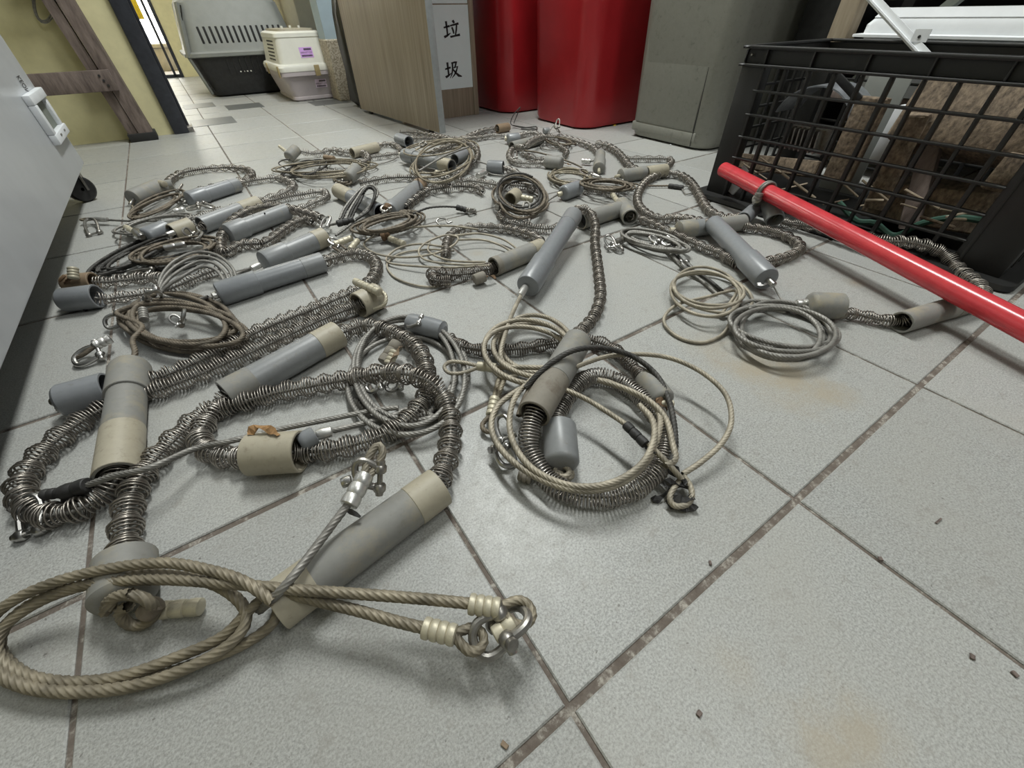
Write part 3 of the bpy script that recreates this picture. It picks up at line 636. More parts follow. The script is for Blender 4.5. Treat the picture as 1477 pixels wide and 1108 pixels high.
part(ck, 'rivet', *lathe((CX0-0.001, CY1-0.018, 0.296), (CX0-0.004, CY1-0.018, 0.296), [(0, 0.003), (0.003, 0.002), (0.003, 0)], 8), 'steel_dull')

# scrap in the crate
def thing_mesh(name, label, cat, VF, mat, smooth=True, group=None):
    V, F = VF; V = np.asarray(V, float); c = np.array([V[:, 0].mean(), V[:, 1].mean(), V[:, 2].min()])
    o = link(name, make_mesh(name, V-c, F, mat, smooth), None, tuple(c)); return tag(o, label, cat, group)
def rough(VF, amt, seed):
    V, F = VF; r = np.random.RandomState(seed); V = np.array(V, float); return V+r.uniform(-amt, amt, V.shape), F
a = PX(1340, 150, 3.75*T); b = PX(1500, 185, 3.75*T)
thing_mesh('timber_block', 'big rough brown timber block wedged high in the crate', 'wood', rough(bar((3.82*T, 1.08*T, 0.205), (3.80*T, 0.36*T, 0.205), 0.13, 0.10, (0.35, 0, 1), 0.004), 0.0015, 1), 'crate_wood')
thing_mesh('timber_block', 'dark timber block at the bottom right of the crate', 'wood', rough(bar((3.8*T, 1.02*T, 0.060), (3.75*T, 0.34*T, 0.085), 0.10, 0.07, (0, 0, 1), 0.004), 0.0015, 2), 'crate_wood')
p0, p1 = PX(1262, 140, 3.62*T), PX(1205, 262, 3.62*T)
thing_mesh('plank', 'cracked grey plank leaning upright behind the crate mesh', 'wood', rough(bar(p1, p0, 0.055, 0.016, (-1, 0, 0.2), 0.002), 0.001, 3), 'crate_wood')
p0, p1 = PX(1325, 165, 3.55*T), PX(1262, 300, 3.6*T)
thing_mesh('plank', 'split brown plank beside the cracked grey plank', 'wood', rough(bar(p1, p0, 0.035, 0.022, (-1, 0, 0.2), 0.003), 0.0015, 4), 'crate_wood')
p0, p1 = PX(1352, 180, 3.65*T), PX(1310, 330, 3.55*T)
thing_mesh('plank', 'dark splintered plank beneath the big timber block', 'wood', rough(bar(p1, p0, 0.03, 0.02, (-1, 0, 0.2), 0.003), 0.0015, 5), 'old_wood')
p0, p1 = PX(1440, 275, 3.5*T), PX(1480, 225, 3.5*T)
thing_mesh('plank', 'pale frayed timber offcut by the right crate post', 'wood', rough(bar(p0, p1, 0.045, 0.025, (-1, 0, 0.4), 0.003), 0.0015, 6), 'crate_wood')
p0, p1 = PX(1065, 232, 3.7*T), PX(1180, 245, 3.7*T)
thing_mesh('plank', 'flat brown board lying low at the left of crate', 'wood', rough(bar(p0, p1, 0.035, 0.02, (-1, 0, 0.3), 0.003), 0.001, 7), 'crate_wood')
# bent sheet-metal duct piece: half shell
ca, cb_ = PX(1118, 165, 3.7*T), PX(1222, 178, 3.7*T); mid = (ca+cb_)/2; L = length(ca, cb_)
Vs, Fs = [], []
n = 18
for k in range(n+1):
    an = math.pi*(0.06+0.88*k/n)
    for (rr_, xx) in ((L*0.52, 0.0), (L*0.52, 0.11), (L*0.50, 0.11), (L*0.50, 0.0)):
        Vs.append((mid[0]+xx, mid[1]+rr_*math.cos(an), mid[2]-0.01+rr_*0.85*math.sin(an)))
for k in range(n):
    for j in range(4): Fs.append((4*k+j, 4*k+(j+1) % 4, 4*k+4+(j+1) % 4, 4*k+4+j))
Fs += [(0, 1, 2, 3), (4*n+3, 4*n+2, 4*n+1, 4*n)]
thing_mesh('duct_piece', 'curved scratched sheet-metal duct piece inside the crate', 'metal scrap', (np.array(Vs), Fs), 'metal_sheet')
sb = mid+np.array([0.02, 0, -0.045])
thing_mesh('finned_heat_sink', 'small dark finned metal part beneath the curved duct', 'metal scrap', join(*[bar(sb+np.array([0, -0.035+0.011*k, -0.022]), sb+np.array([0.0, -0.030+0.011*k, 0.022]), 0.03, 0.003, (0, 1, 0)) for k in range(7)], box(sb[0]+0.012, sb[0]+0.02, sb[1]-0.045, sb[1]+0.045, sb[2]-0.025, sb[2]+0.025)), 'steel_dull', False)
a_, b_ = PX(1235, 150, 4.2*T), PX(1318, 110, 4.2*T)
thing_mesh('pale_panel', 'pale green-grey sheet standing at the back of crate', 'panel', box(4.2*T, 4.2*T+0.006, min(a_[1], b_[1]), max(a_[1], b_[1]), 0.015, 0.268, 0.001), 'carrier_grey')
a_, b_ = PX(1268, 200, 4.0*T), PX(1312, 155, 4.0*T)
thing_mesh('white_carton', 'small white box between planks in the crate', 'box', box(4.0*T, 4.0*T+0.04, min(a_[1], b_[1]), max(a_[1], b_[1]), a_[2]-0.05, b_[2], 0.002), 'white_plastic')
thing_mesh('dark_rod', 'short black bar leaning above the curved duct piece', 'rod', bar(PX(1206, 108, 3.6*T), PX(1240, 145, 3.6*T), 0.014, 0.006, (-1, 0, 0), 0.001), 'black_plastic')
gh = [PX(x, y, 3.52*T) for x, y in ((1210, 292), (1235, 318), (1262, 322), (1290, 340), (1330, 322), (1380, 314), (1440, 322))]
thing_mesh('garden_hose', 'thin green hose lying along the bottom of the crate', 'hose', rod(gh, 0.006, 8), 'green_hose')
rs = random.Random(9)
SL = ['thin dry stick among the litter at the bottom of the crate']*16
for k in range(16):
    x = rs.uniform(1075, 1400); y = 240+0.26*(x-1075)+rs.uniform(-20, 18); ln = rs.uniform(20, 60); an = rs.uniform(-0.5, 0.5)
    X = rs.uniform(3.46, 3.62)*T
    q = [PX(x+ln*math.cos(an)*t, y+ln*math.sin(an)*t+6*math.sin(t*3), X+0.02*t) for t in (-0.5, 0, 0.5)]
    q = [np.array([v[0], v[1], max(v[2], 0.018)]) for v in q]
    thing_mesh('dry_stick', SL[k], 'stick', rod(q, rs.uniform(0.0012, 0.003), 6, 0.006), rs.choice(['pale_wood', 'crate_wood', 'pale_wood']), True, 'dry sticks in the crate')
thing_mesh('plastic_scrap', 'pale crumpled plastic scrap at the crate\'s lower left corner', 'scrap', rough(bar(PX(1052, 276, 3.44*T), PX(1078, 245, 3.46*T), 0.03, 0.003, (-1, 0, 0.3)), 0.003, 8), 'white_plastic', False)
# white slotted strip standing in the crate
ws = root('white_bracket_strip', 'white painted metal strip with a holed tab leaning out of crate', 'bracket', tuple(PX(1305, 60, 4.5*T)-np.array([0, 0, 0.05])))
q0, q1 = PX(1318, 62, 4.48*T), PX(1250, -12, 4.60*T)
part(ws, 'strip', *join(bar(q0-(q1-q0)*0.6, q1, 0.018, 0.003, (-1, 0, 0)), bar(q0-(q1-q0)*0.6+np.array([-0.003, 0.006, 0]), q1+np.array([-0.003, 0.006, 0]), 0.003, 0.006, (-1, 0, 0))), 'white_plastic', None, False)
t0, t1 = PX(1322, 58, 4.47*T), PX(1336, 43, 4.47*T)
tb = part(ws, 'tab', *bar((t0+t1)/2-np.array([0, 0, 0.012]), (t0+t1)/2+np.array([0, 0, 0.010]), 0.03, 0.002, (-1, 0, 0)), 'white_plastic', None, False)
h0 = PX(1326, 53, 4.47*T-0.0015)
part(ws, 'hole', *lathe(h0, h0+np.array([-0.0006, 0, 0]), [(0, 0.003), (0.0006, 0.003), (0.0006, 0)], 12), 'hole', tb)

# ------------------------------------------------------------------ red pole
pz = 0.077; q0, q1 = P(1043, 244, pz), P(1477, 471, 0.050); dv = q1-q0; q2 = q0+dv*((pz-0.0168)/(pz-0.050))
pr = root('red_pole', 'long red painted pole lying across from the crate to the right edge', 'pole', tuple(q0-np.array([0, 0, pz])))
Lp = length(q0, q2)
part(pr, 'shaft', *lathe(q0, q2, [(0.002, 0.0), (0.0, 0.012), (0.001, 0.0158), (0.004, 0.0165), (Lp-0.002, 0.0165), (Lp, 0.012), (Lp, 0)], 32), 'red_paint')
part(pr, 'chipped_end', *lathe(q0+dv*0.002, q0-dv*0.0005, [(0, 0.006), (0.002, 0.005), (0.0022, 0)], 9), 'beige')

# ------------------------------------------------------------------ snares
GROUP = 'wire snares laid out on the tiled floor'
def ell(cx, cy, a, b, rot=0, turns=1.0, z=0.005, t0=0, jit=0.07, seed=0, dz=0.012, n=18):
    jit *= 1.6
    r = random.Random(seed); ph = [r.uniform(0, 6.28) for _ in range(6)]; out = []
    ca, sa = math.cos(math.radians(rot)), math.sin(math.radians(rot))
    for k in range(int(abs(turns)*n)+1):
        s = k/n*2*math.pi; th = math.radians(t0)+math.copysign(s, turns)
        A = a*(1+jit*math.sin(s*0.37+ph[0])); B = b*(1+1.4*jit*math.sin(s*0.41+ph[1]))
        x = A*math.cos(th)+jit*a*0.6*math.sin(s*0.29+ph[2]); y = B*math.sin(th)+jit*b*1.2*math.sin(s*0.33+ph[3])
        out.append((cx+x*ca-y*sa, cy+x*sa+y*ca, z+dz*(0.5+0.5*math.sin(s*0.43+ph[4]))))
    return out
class Snare:
    n = 0
    def __init__(s, label, bx, by, near=False):
        s.o = root('wire_snare', label, 'snare', tuple(P(bx, by, 0)), GROUP); s.near = near; Snare.n += 1; s.k = 0
    def w(s, p, z):
        return P(p[0], p[1], p[2] if len(p) > 2 else z)
    def tube(s, a, b, r=0.020, m='pvc', bands=(), cap=None, open_=True):
        """a -> b; bands: (t0, t1, material); cap: fraction of the length covered by a closed collar at end b"""
        A, B = s.w(a, r), s.w(b, r); L = length(A, B); e = 0.0007
        V, F = lathe(A, B, [(0, r-0.0028), (0, r-e), (e, r), (L-e, r), (L, r-e), (L, r-0.0028)], 30 if s.near else 22, True)
        tb = part(s.o, 'tube', V, F, m)
        part(s.o, 'tube_bore', *lathe(A+(B-A)*0.12, A+(B-A)*0.121, [(0, 0.0), (0.0005, r-0.0029)], 16), 'hole', tb)
        for t0, t1, bm in bands:
            a0, b0 = A+(B-A)*t0, A+(B-A)*t1; l = length(a0, b0)
            part(s.o, 'stained_band', *lathe(a0, b0, [(0, r), (0.0005, r+0.0006), (l-0.0005, r+0.0006), (l, r)], 30 if s.near else 22), bm, tb)
        if cap:
            a0 = A+(B-A)*(1-cap); l = length(a0, B)+0.004; R = r*1.14
            part(s.o, 'end_collar', *lathe(a0, B, [(0, r*0.98), (0, R-e), (e, R), (l-0.006, R), (l-0.002, R*0.93), (l, R*0.72), (l, 0.0)], 30 if s.near else 22), m)
        return tb
    def cap(s, a, b, r=0.021, m='pvc'):
        """short cup: closed rounded end at a, open end at b"""
        A, B = s.w(a, r), s.w(b, r); L = length(A, B)
        V, F = lathe(A, B, [(0, 0), (0, r*0.70), (0.0015, r*0.88), (0.005, r), (L-0.0007, r), (L, r-0.0007), (L, r-0.003), (0.006, r-0.003), (0.006, 0)], 30 if s.near else 22)
        return part(s.o, 'end_cap', V, F, m)
    def spring(s, pts, R=0.0140, m='spring', core=True, lam=0.023, pitch=None, wire=None, amp=0.17, cm='cable'):
        R *= 0.87; Q = [s.w(p, R+0.0012) for p in pts]; s.k += 1
        far = not s.near; pitch = pitch or (0.0056 if far else 0.0036); wire = wire or (0.00115 if far else 0.0010)
        if far: lam, amp = 0.034, 0.20
        V, F = helix(Q, R, wire, pitch, lam, 14 if s.near else 10, 5 if s.near else 4, s.k*1.7+Snare.n, amp)
        sp_ = part(s.o, 'spring', V, F, m, None, True, None)
        if core: part(s.o, 'core_cable', *rope(Q, 0.0021, 1), cm, sp_, True, None)
        return sp_
    def cable(s, pts, r=0.0026, m='cable', z=0.004, name='cable'):
        Q = [s.w(p, z) for p in pts]
        V, F = rope(Q, r, 0 if s.near else 1)
        V[:, 2] = np.maximum(V[:, 2], 0.0006)
        return part(s.o, name, V, F, m, None, True, None)
    def ferrule(s, a, b, r=0.006, m='alu', z=0.008, rings=4, name='ferrule'):
        A, B = s.w(a, z), s.w(b, z); L = length(A, B); pr_ = [(0, r*0.55), (0.0004, r*0.9)]
        for k in range(rings):
            t = L*(k+0.05)/rings; u = L*(k+0.95)/rings
            pr_ += [(t+0.0006, r), ((t+u)/2, r*1.06), (u-0.0006, r), (u, r*0.86)]
        pr_ += [(L, r*0.55)]
        return part(s.o, name, *lathe(A, B, [(0, 0)]+pr_+[(L, 0)], 14), m)
    def eye(s, c, d, L=0.03, w=0.012, r=0.0026, m='cable', z=0.006, tilt=0.0):
        """teardrop loop of cable from point c pointing towards pixel d"""
        A, B = s.w(c, z), s.w(d, z); u = (B-A)/np.linalg.norm(B-A); v = np.cross((0, 0, 1.), u); v /= np.linalg.norm(v); v = v*math.cos(tilt)+np.array([0, 0, 1.])*math.sin(tilt)
        pts = [A+u*L*x+v*w*y for x, y in ((0, .12), (.25, .55), (.55, .95), (.85, .75), (1.0, 0), (.85, -.75), (.55, -.95), (.25, -.55), (0, -.12))]
        V, F = rope(pts, r, 0 if s.near else 1); V[:, 2] = np.maximum(V[:, 2], 0.0006)
        return part(s.o, 'cable_eye', V, F, m, None, True, None)
    def shackle(s, a, b, w=0.012, r=0.0032, z=0.008, tilt=0.2, m=None):
        m = m or ('steel' if s.near else 'steel_dull')
        """bow shackle: closed bow at a, pin at b"""
        A, B = s.w(a, z), s.w(b, z); u = B-A; L = np.linalg.norm(u); u /= L; v = np.cross((0, 0, 1.), u); v /= np.linalg.norm(v)
        v = v*math.cos(tilt)+np.array([0, 0, 1.])*math.sin(tilt)
        pts = [B+v*w*0.82, A+u*L*0.55+v*w, A+u*L*0.25+v*w*0.92, A+u*L*0.05+v*w*0.55, A, A+u*L*0.05-v*w*0.55, A+u*L*0.25-v*w*0.92, A+u*L*0.55-v*w, B-v*w*0.82]
        V, F = rod(pts, r, 10 if s.near else 8, r*1.0)
        ms = [(V, F)]
        for sg_ in (1, -1):
            e = B+v*w*0.82*sg_; ms.append(lathe(e-v*r*1.2, e+v*r*1.2, [(0, 0), (0, r*1.4), (r*0.5, r*1.75), (r*1.9, r*1.75), (r*2.4, r*1.4), (r*2.4, 0)], 12))
        V, F = join(*ms); V[:, 2] = np.maximum(V[:, 2], 0.0006)
        sh = part(s.o, 'shackle', V, F, m)
        e0, e1 = B+v*(w*0.82+r*2.2), B-v*(w*0.82+r*2.2); l = length(e0, e1)
        V, F = lathe(e0, e1, [(0, 0), (0, r*1.3), (r*1.3, r*1.3), (r*1.3, r*0.75), (l-r, r*0.75), (l-r, r*1.2), (l, r*1.0), (l, 0)], 12); V[:, 2] = np.maximum(V[:, 2], 0.0006)
        part(s.o, 'pin', V, F, m, sh)
        return sh
    def scrap(s, pts, wd, m, z=0.01, name='tape_scrap', seed=1):
        """ragged strip"""
        Q, q = resample([s.w(p, z) for p in pts], 0.004); r = random.Random(seed); n = len(Q); Tn, Nn, B = rot_frames(Q); V = []
        for i in range(n):
            k = wd*r.uniform(0.35, 1.0)
            for sgn, th_ in ((1, 0.0004), (-1, 0.0004), (-1, -0.0004), (1, -0.0004)):
                V.append(Q[i]+Nn[i]*k*sgn*0.7+B[i]*(th_+k*sgn*0.5*math.sin(i*1.3)))
        F = grid_faces(n, 4).tolist()+[[3, 2, 1, 0], [4*n-4, 4*n-3, 4*n-2, 4*n-1]]
        V = np.array(V); V[:, 2] = np.maximum(V[:, 2], 0.0004)
        return part(s.o, name, V, F, m, None, False)

# 1 --- nearest snare: tan rope coil at the lower left
S = Snare('nearest snare, tan rope coil in the lower left corner and long stained tube', 400, 860, True)
S.tube((398, 876), (634, 702), 0.0200, 'pvc_dirty', [(0.0, 0.20, 'beige'), (0.80, 1.0, 'beige')])
S.spring([(622, 712, .019), (634, 690, .018), (646, 656), (650, 625), (648, 598), (640, 575, .02), (622, 553, .034), (600, 543, .036), (570, 538, .03), (540, 540, .024), (508, 546, .018), (455, 556), (400, 567), (350, 580), (300, 594), (275, 613), (245, 641), (216, 671), (197, 698), (186, 728), (182, 760), (180, 795), (180, 825, .021)], 0.0156, 'spring')
S.cap((178, 868), (181, 806), 0.0222, 'pvc_dirty')
S.cable([(158, 876, .034), (162, 864, .042), (180, 858, .046), (205, 862, .042), (220, 874, .032), (222, 888, .018), (208, 900, .010), (190, 902, .010), (176, 892, .020), (174, 880, .030), (186, 874, .036)], 0.0042, 'cable_tan', name='cable_knot')
S.cable([(152, 884, .026), (156, 868, .036), (170, 860, .044), (190, 856, .048)], 0.0042, 'cable_tan', name='cable_knot')
S.ferrule((208, 888, .024), (226, 868, .030), 0.0075, 'cable_brown', rings=1, name='cable_bend')
S.ferrule((222, 884, .016), (232, 879, .014), 0.0052, 'cable_tan', rings=1, name='cable_bend')
S.ferrule((226, 881, .012), (292, 875, .010), 0.0068, 'ferrule_beige', rings=3)
S.cable([(395, 868, .044), (350, 838, .05)] + ell(172, 905, 192, 90, -4, 2.6, 0.020, -42, 0.05, 5, 0.018, 20)[::-1][:0] +
        [(300, 822, .05), (240, 812, .05), (170, 818, .048), (90, 836, .044), (20, 866, .038), (-22, 905, .03), (-24, 950, .022), (20, 984, .016), (90, 998, .014), (180, 992, .014), (260, 968, .017), (325, 934, .02), (354, 900, .024), (346, 868, .03), (300, 840, .036), (220, 828, .038),
         (150, 838, .036), (70, 862, .032), (10, 900, .026), (-6, 940, .02), (25, 970, .014), (90, 984, .012), (170, 977, .012), (250, 950, .014), (318, 920, .018), (355, 885, .026), (378, 866, .03), (400, 872, .026), (392, 900, .018), (350, 930, .012), (280, 958, .008), (200, 982, .006), (110, 990, .005), (40, 975, .006), (0, 940, .01), (10, 900, .02), (60, 862, .03), (130, 842, .038), (230, 836, .044), (330, 842, .046), (420, 850, .045), (520, 857, .043), (610, 864, .042), (680, 871, .041)], 0.0042, 'cable_tan')
S.cable([(352, 842, .036), (400, 851, .036), (450, 865, .036), (520, 882, .037), (570, 896, .037), (615, 907, .037)], 0.0042, 'cable_tan')
S.ferrule((676, 871, .041), (722, 878, .040), 0.0074, 'ferrule_beige')
S.ferrule((610, 905, .037), (658, 917, .036), 0.0074, 'ferrule_beige')
S.eye((720, 878, .040), (752, 884, .036), 0.026, 0.009, 0.0036, 'cable_tan')
S.eye((656, 916, .036), (688, 924, .032), 0.022, 0.008, 0.0036, 'cable_tan')
S.shackle((684, 930, .030), (728, 905, .034), 0.0125, 0.0036, tilt=0.5, m='steel_dull')
S.shackle((756, 880, .034), (722, 912, .032), 0.0125, 0.0036, tilt=0.6, m='steel_dull')
S.ferrule((712, 918, .034), (742, 896, .036), 0.0062, 'ferrule_beige', rings=2)
S.cable([(375, 880, .02), (395, 862, .043), (420, 835, .050), (455, 790, .048), (485, 750, .050), (505, 724, .052)], 0.0036, 'cable')
S.ferrule((502, 730, .052), (528, 684, .056), 0.0080, 'alu', rings=3)
S.cable([(524, 690, .058), (532, 660, .066), (545, 642, .070), (552, 652, .066), (546, 668, .060), (530, 690, .055)], 0.0036, 'cable_light', name='cable_eye')
S.shackle((512, 676, .062), (548, 690, .050), 0.011, 0.0034, tilt=0.9, m='steel_dull')
S.ferrule((492, 698, .05), (508, 692, .05), 0.005, 'steel', rings=1, name='pin_tab')
S.scrap([(498, 735, .050), (510, 740, .048), (520, 746, .045)], 0.003, 'tape')
# 2 --- long grey tube with beige cap and leaf
S = Snare('snare with long grey-beige tube and a beige cap with a dry leaf on it', 410, 560, True)
S.tube((326, 571), (488, 482), 0.0200, 'pvc', [(0, 0.22, 'pvc_dirty'), (0.78, 1, 'beige')])
S.spring([(484, 484, .02), (500, 478), (522, 470), (547, 473), (575, 484), (598, 499), (611, 518), (616, 542), (618, 562), (606, 585), (588, 606), (560, 624), (530, 636), (500, 644), (470, 650), (436, 652), (415, 652, .021)], 0.0150, 'spring')
S.spring([(334, 568, .02), (318, 584), (301, 604), (288, 627), (294, 645), (316, 657), (342, 660), (366, 657, .021)], 0.0150, 'spring_bright')
S.tube((360, 656), (434, 651), 0.0228, 'beige')
S.scrap([(357, 625, .046), (372, 616, .05), (385, 618, .05), (402, 628, .047)], 0.007, 'leaf', name='dry_leaf')
S.cap((432, 640, .026), (455, 628, .026), 0.011, 'pvc_clean')
S.ferrule((456, 628, .024), (480, 622, .022), 0.0062, 'alu', rings=1)
S.cable([(478, 622, .02), (520, 612, .012), (560, 602, .01), (592, 590, .008)] + ell(586, 541, 76, 72, -12, 5.3, 0.004, 70, 0.07, 11, 0.016), 0.0034, 'cable')
S.cable([(575, 588, .014), (540, 592, .014), (470, 606, .018), (400, 620, .022), (330, 637, .030), (285, 646, .028), (240, 665, .040), (205, 678, .044), (165, 686, .040), (126, 700, .03)], 0.0032, 'cable')
S.ferrule((128, 699, .03), (90, 711, .024), 0.0075, 'tape', rings=2, name='tape_sleeve'); S.ferrule((122, 712, .016), (94, 722, .012), 0.0060, 'tape', rings=1, name='tape_sleeve'); S.ferrule((92, 710, .024), (62, 714, .022), 0.0055, 'tape', rings=3, name='tape_sleeve')
S.cable([(64, 713, .022), (45, 716, .022), (22, 724, .018), (16, 733, .014), (30, 738, .012), (52, 730, .016), (64, 718, .02)], 0.0034, 'cable', name='cable_eye')
S.shackle((44, 716, .024), (44, 768, .006), 0.0095, 0.0033, tilt=0.1)
S.ferrule((590, 465, .016), (642, 478, .016), 0.0150, 'pvc_clean', rings=1, name='end_cap'); S.shackle((588, 468, .02), (606, 462, .03), 0.007, 0.0022)
S.ferrule((553, 524, .014), (574, 494, .026), 0.0095, 'pvc_mud', rings=3, name='torn_wrap'); S.ferrule((560, 526, .02), (570, 506, .03), 0.0065, 'ferrule_beige', rings=4); S.scrap([(560, 530, .016), (566, 516, .03), (578, 500, .032)], 0.007, 'brown', name='torn_wrap', seed=4)
S.shackle((530, 562, .012), (545, 552, .016), 0.008, 0.003); S.shackle((558, 560, .01), (574, 552, .012), 0.008, 0.003)
# 3 --- upright worn tube at left with thick coil
S = Snare('snare with worn beige-grey collared tube pointing at the viewer, left foreground', 185, 610, True)
S.tube((170, 688), (188, 532), 0.0200, 'pvc_dirty', [(0.0, 0.36, 'beige')], cap=0.30)
S.cable([(190, 524, .024), (195, 508, .03), (192, 490, .032), (205, 470, .03)] + ell(262, 467, 78, 33, 6, 7.6, 0.005, 190, 0.10, 21, 0.024), 0.0036, 'cable_brown')
S.ferrule((188, 530, .022), (190, 520, .024), 0.0060, 'alu', rings=1)
S.spring([(172, 672, .02), (166, 694, .018), (150, 714), (118, 733), (86, 742), (60, 742), (40, 728), (30, 705), (40, 680), (60, 656), (88, 630), (120, 606), (150, 589), (182, 572), (216, 566), (262, 550), (300, 535), (355, 511), (408, 487), (462, 462), (510, 443), (526, 436, .02)], 0.0150, 'spring')
S.cap((548, 424), (517, 441), 0.0215, 'beige')
S.ferrule((512, 406, .042), (548, 422, .046), 0.0062, 'ferrule_beige', rings=5); S.cable([(545, 418, .044), (556, 426, .04), (554, 440, .03), (540, 446, .02)], 0.003, 'ferrule_beige', name='cable_loop')
S.ferrule((160, 488, .02), (136, 499, .018), 0.0070, 'alu', rings=3); S.eye((137, 499, .018), (112, 512, .01), 0.030, 0.010, 0.003, 'cable_brown')
S.shackle((108, 522, .008), (142, 505, .014), 0.0120, 0.0034, tilt=0.4); S.shackle((152, 468, .012), (172, 460, .016), 0.010, 0.003, tilt=0.8)
S.shackle((222, 420, .05), (222, 432, .03), 0.010, 0.0030, tilt=0.6); S.shackle((266, 448, .040), (262, 466, .022), 0.009, 0.0026, tilt=0.1); S.shackle((246, 456, .03), (260, 466, .02), 0.006, 0.0022)
S.ferrule((206, 446, .03), (208, 462, .024), 0.0062, 'cable', rings=5, name='wire_lashing')
# 4 --- clean grey tube, spring to grey cap
S = Snare('snare with clean grey collared tube left of centre, its spring ending in grey cap', 390, 405, True)
S.tube((466, 378), (318, 424), 0.0185, 'pvc_clean', [(0.0, 0.22, 'pvc')], cap=0.34)
S.ferrule((322, 422, .02), (306, 428, .02), 0.0062, 'alu', rings=1)
S.spring([(458, 381, .0185), (480, 373), (510, 366), (532, 370), (543, 382), (541, 397), (530, 410), (511, 421), (480, 434), (452, 446), (415, 460), (381, 474), (340, 494), (300, 514), (255, 535), (215, 549), (180, 558), (155, 562, .02)], 0.0135, 'spring', lam=0.018)
S.cap((86, 580), (157, 560), 0.0215, 'pvc_clean'); S.ferrule((92, 572, .03), (80, 580, .02), 0.007, 'steel', rings=1, name='nut'); S.cable([(92, 560, .038), (82, 572, .032), (84, 590, .012), (92, 592, .006)], 0.003, 'cable', name='cable_loop')
for k, (dx, dy) in enumerate(((0, 0), (8, 7), (16, 15), (-6, -6))):
    S.cable([(300, 428, .018), (280, 433, .014), (255, 430, .012), (232, 420+dy*0.3, .02), (236+dx*0.5, 402+dy*0.6, .028), (255+dx*0.6, 383+dy, .034), (284+dx*0.4, 370+dy, .036), (312-dx*0.1, 374+dy, .032), (332-dx*0.6, 392+dy*0.8, .024), (334-dx*0.9, 412+dy*0.3, .014), (318-dx*0.5, 424, .012), (302, 430, .012)], 0.0028, 'cable')
S.shackle((206, 438, .02), (228, 424, .03), 0.010, 0.003, tilt=0.7)
# 5 --- curly spring joined to a smooth tube by shackles
S = Snare('snare with pale grey tube and an open spring loop joined by two shackles', 420, 365, True)
S.tube((468, 342), (382, 378), 0.0195, 'pvc', [(0.0, 0.2, 'beige')], cap=0.34); S.ferrule((376, 382, .02), (362, 388, .02), 0.0055, 'alu', rings=1)
S.cable([(364, 387, .02), (350, 393, .008), (335, 400, .004)], 0.003, 'cable')
S.spring([(464, 317, .02), (455, 312, .022), (435, 306, .024), (415, 301, .026), (396, 298, .028), (374, 300, .028), (352, 308, .026), (334, 321, .024), (323, 337, .02), (318, 352), (321, 364), (332, 362), (345, 354), (361, 352), (381, 351), (398, 341), (412, 330), (428, 321), (442, 317), (452, 320)], 0.0130, 'spring', cm='cable_dark')
S.shackle((473, 313, .025), (467, 328, .016), 0.010, 0.0026); S.shackle((466, 335, .02), (466, 354, .006), 0.008, 0.0026); S.shackle((474, 345, .02), (490, 352, .01), 0.009, 0.0026)
S.ferrule((482, 353, .012), (508, 343, .012), 0.0065, 'ferrule_beige', rings=4); S.ferrule((505, 360, .012), (516, 347, .012), 0.006, 'ferrule_beige', rings=3); S.cable([(500, 360, .006), (490, 353, .01), (480, 356, .008), (496, 365, .005), (506, 358, .006)], 0.0028, 'cable_brown', name='cable_eye')
# 6 --- dark drilled tube + tan bundle
S = Snare('snare with dark drilled tube partly under spring loop and tan rope bundle', 360, 325, False)
S.tube((414, 305), (330, 337), 0.0190, 'pvc', [], cap=0.26)
for x, y in ((365, 312), (382, 308)):
    q = P(x, y, 0.036); part(S.o, 'drilled_hole', *lathe(q, q+np.array([-0.0008, -0.0008, 0.0004]), [(0, 0.0022), (0.0008, 0.0022), (0.0008, 0)], 10), 'hole')
S.cable(ell(252, 362, 56, 12, -11, 8.3, 0.004, 10, 0.10, 31, 0.022), 0.0030, 'cable_brown'); S.eye((215, 368, .012), (196, 371, .012), 0.022, 0.008, 0.0028, 'cable_tan')
S.ferrule((268, 352, .03), (236, 358, .03), 0.006, 'steel', rings=2); S.shackle((290, 335, .03), (282, 346, .02), 0.010, 0.003); S.shackle((265, 330, .035), (276, 340, .02), 0.008, 0.0028)
S.shackle((180, 397, .008), (216, 392, .014), 0.010, 0.003); S.cable([(216, 384, .012), (205, 392, .01), (190, 399, .006), (196, 404, .004), (216, 398, .008)], 0.0026, 'cable_dark', name='cable_eye')
# 7 --- long pale tube, spring doubling back
S = Snare('snare with long pale tube and a lacy spring doubling back beyond it', 330, 310, False)
S.tube((290, 325), (373, 294), 0.0190, 'pvc', [(0.66, 1, 'beige')])
S.spring([(370, 295, .019), (392, 289), (415, 284), (440, 280), (460, 277), (471, 279), (469, 286), (455, 292), (442, 298), (426, 303), (415, 305, .019)], 0.0115, 'spring_bright')
S.cap((210, 343), (240, 330), 0.0195, 'pvc_clean'); S.ferrule((182, 328, .018), (198, 338, .02), 0.0065, 'ferrule_beige', rings=3); S.ferrule((196, 334, .026), (206, 342, .024), 0.009, 'steel', rings=1, name='nut')
S.tube((248, 336), (276, 326), 0.0190, 'beige')
S.spring([(285, 330, .02), (300, 322, .02), (314, 318, .02)], 0.011, 'spring', False)
S.cable([(250, 336, .032), (236, 340, .036), (215, 348, .03), (185, 362, .02), (160, 376, .012), (146, 386, .006)] + ell(196, 366, 60, 11, -25, 5.4, 0.004, 170, 0.12, 41, 0.016), 0.0028, 'cable_dark'); S.ferrule((252, 335, .034), (240, 339, .034), 0.005, 'alu', rings=1)
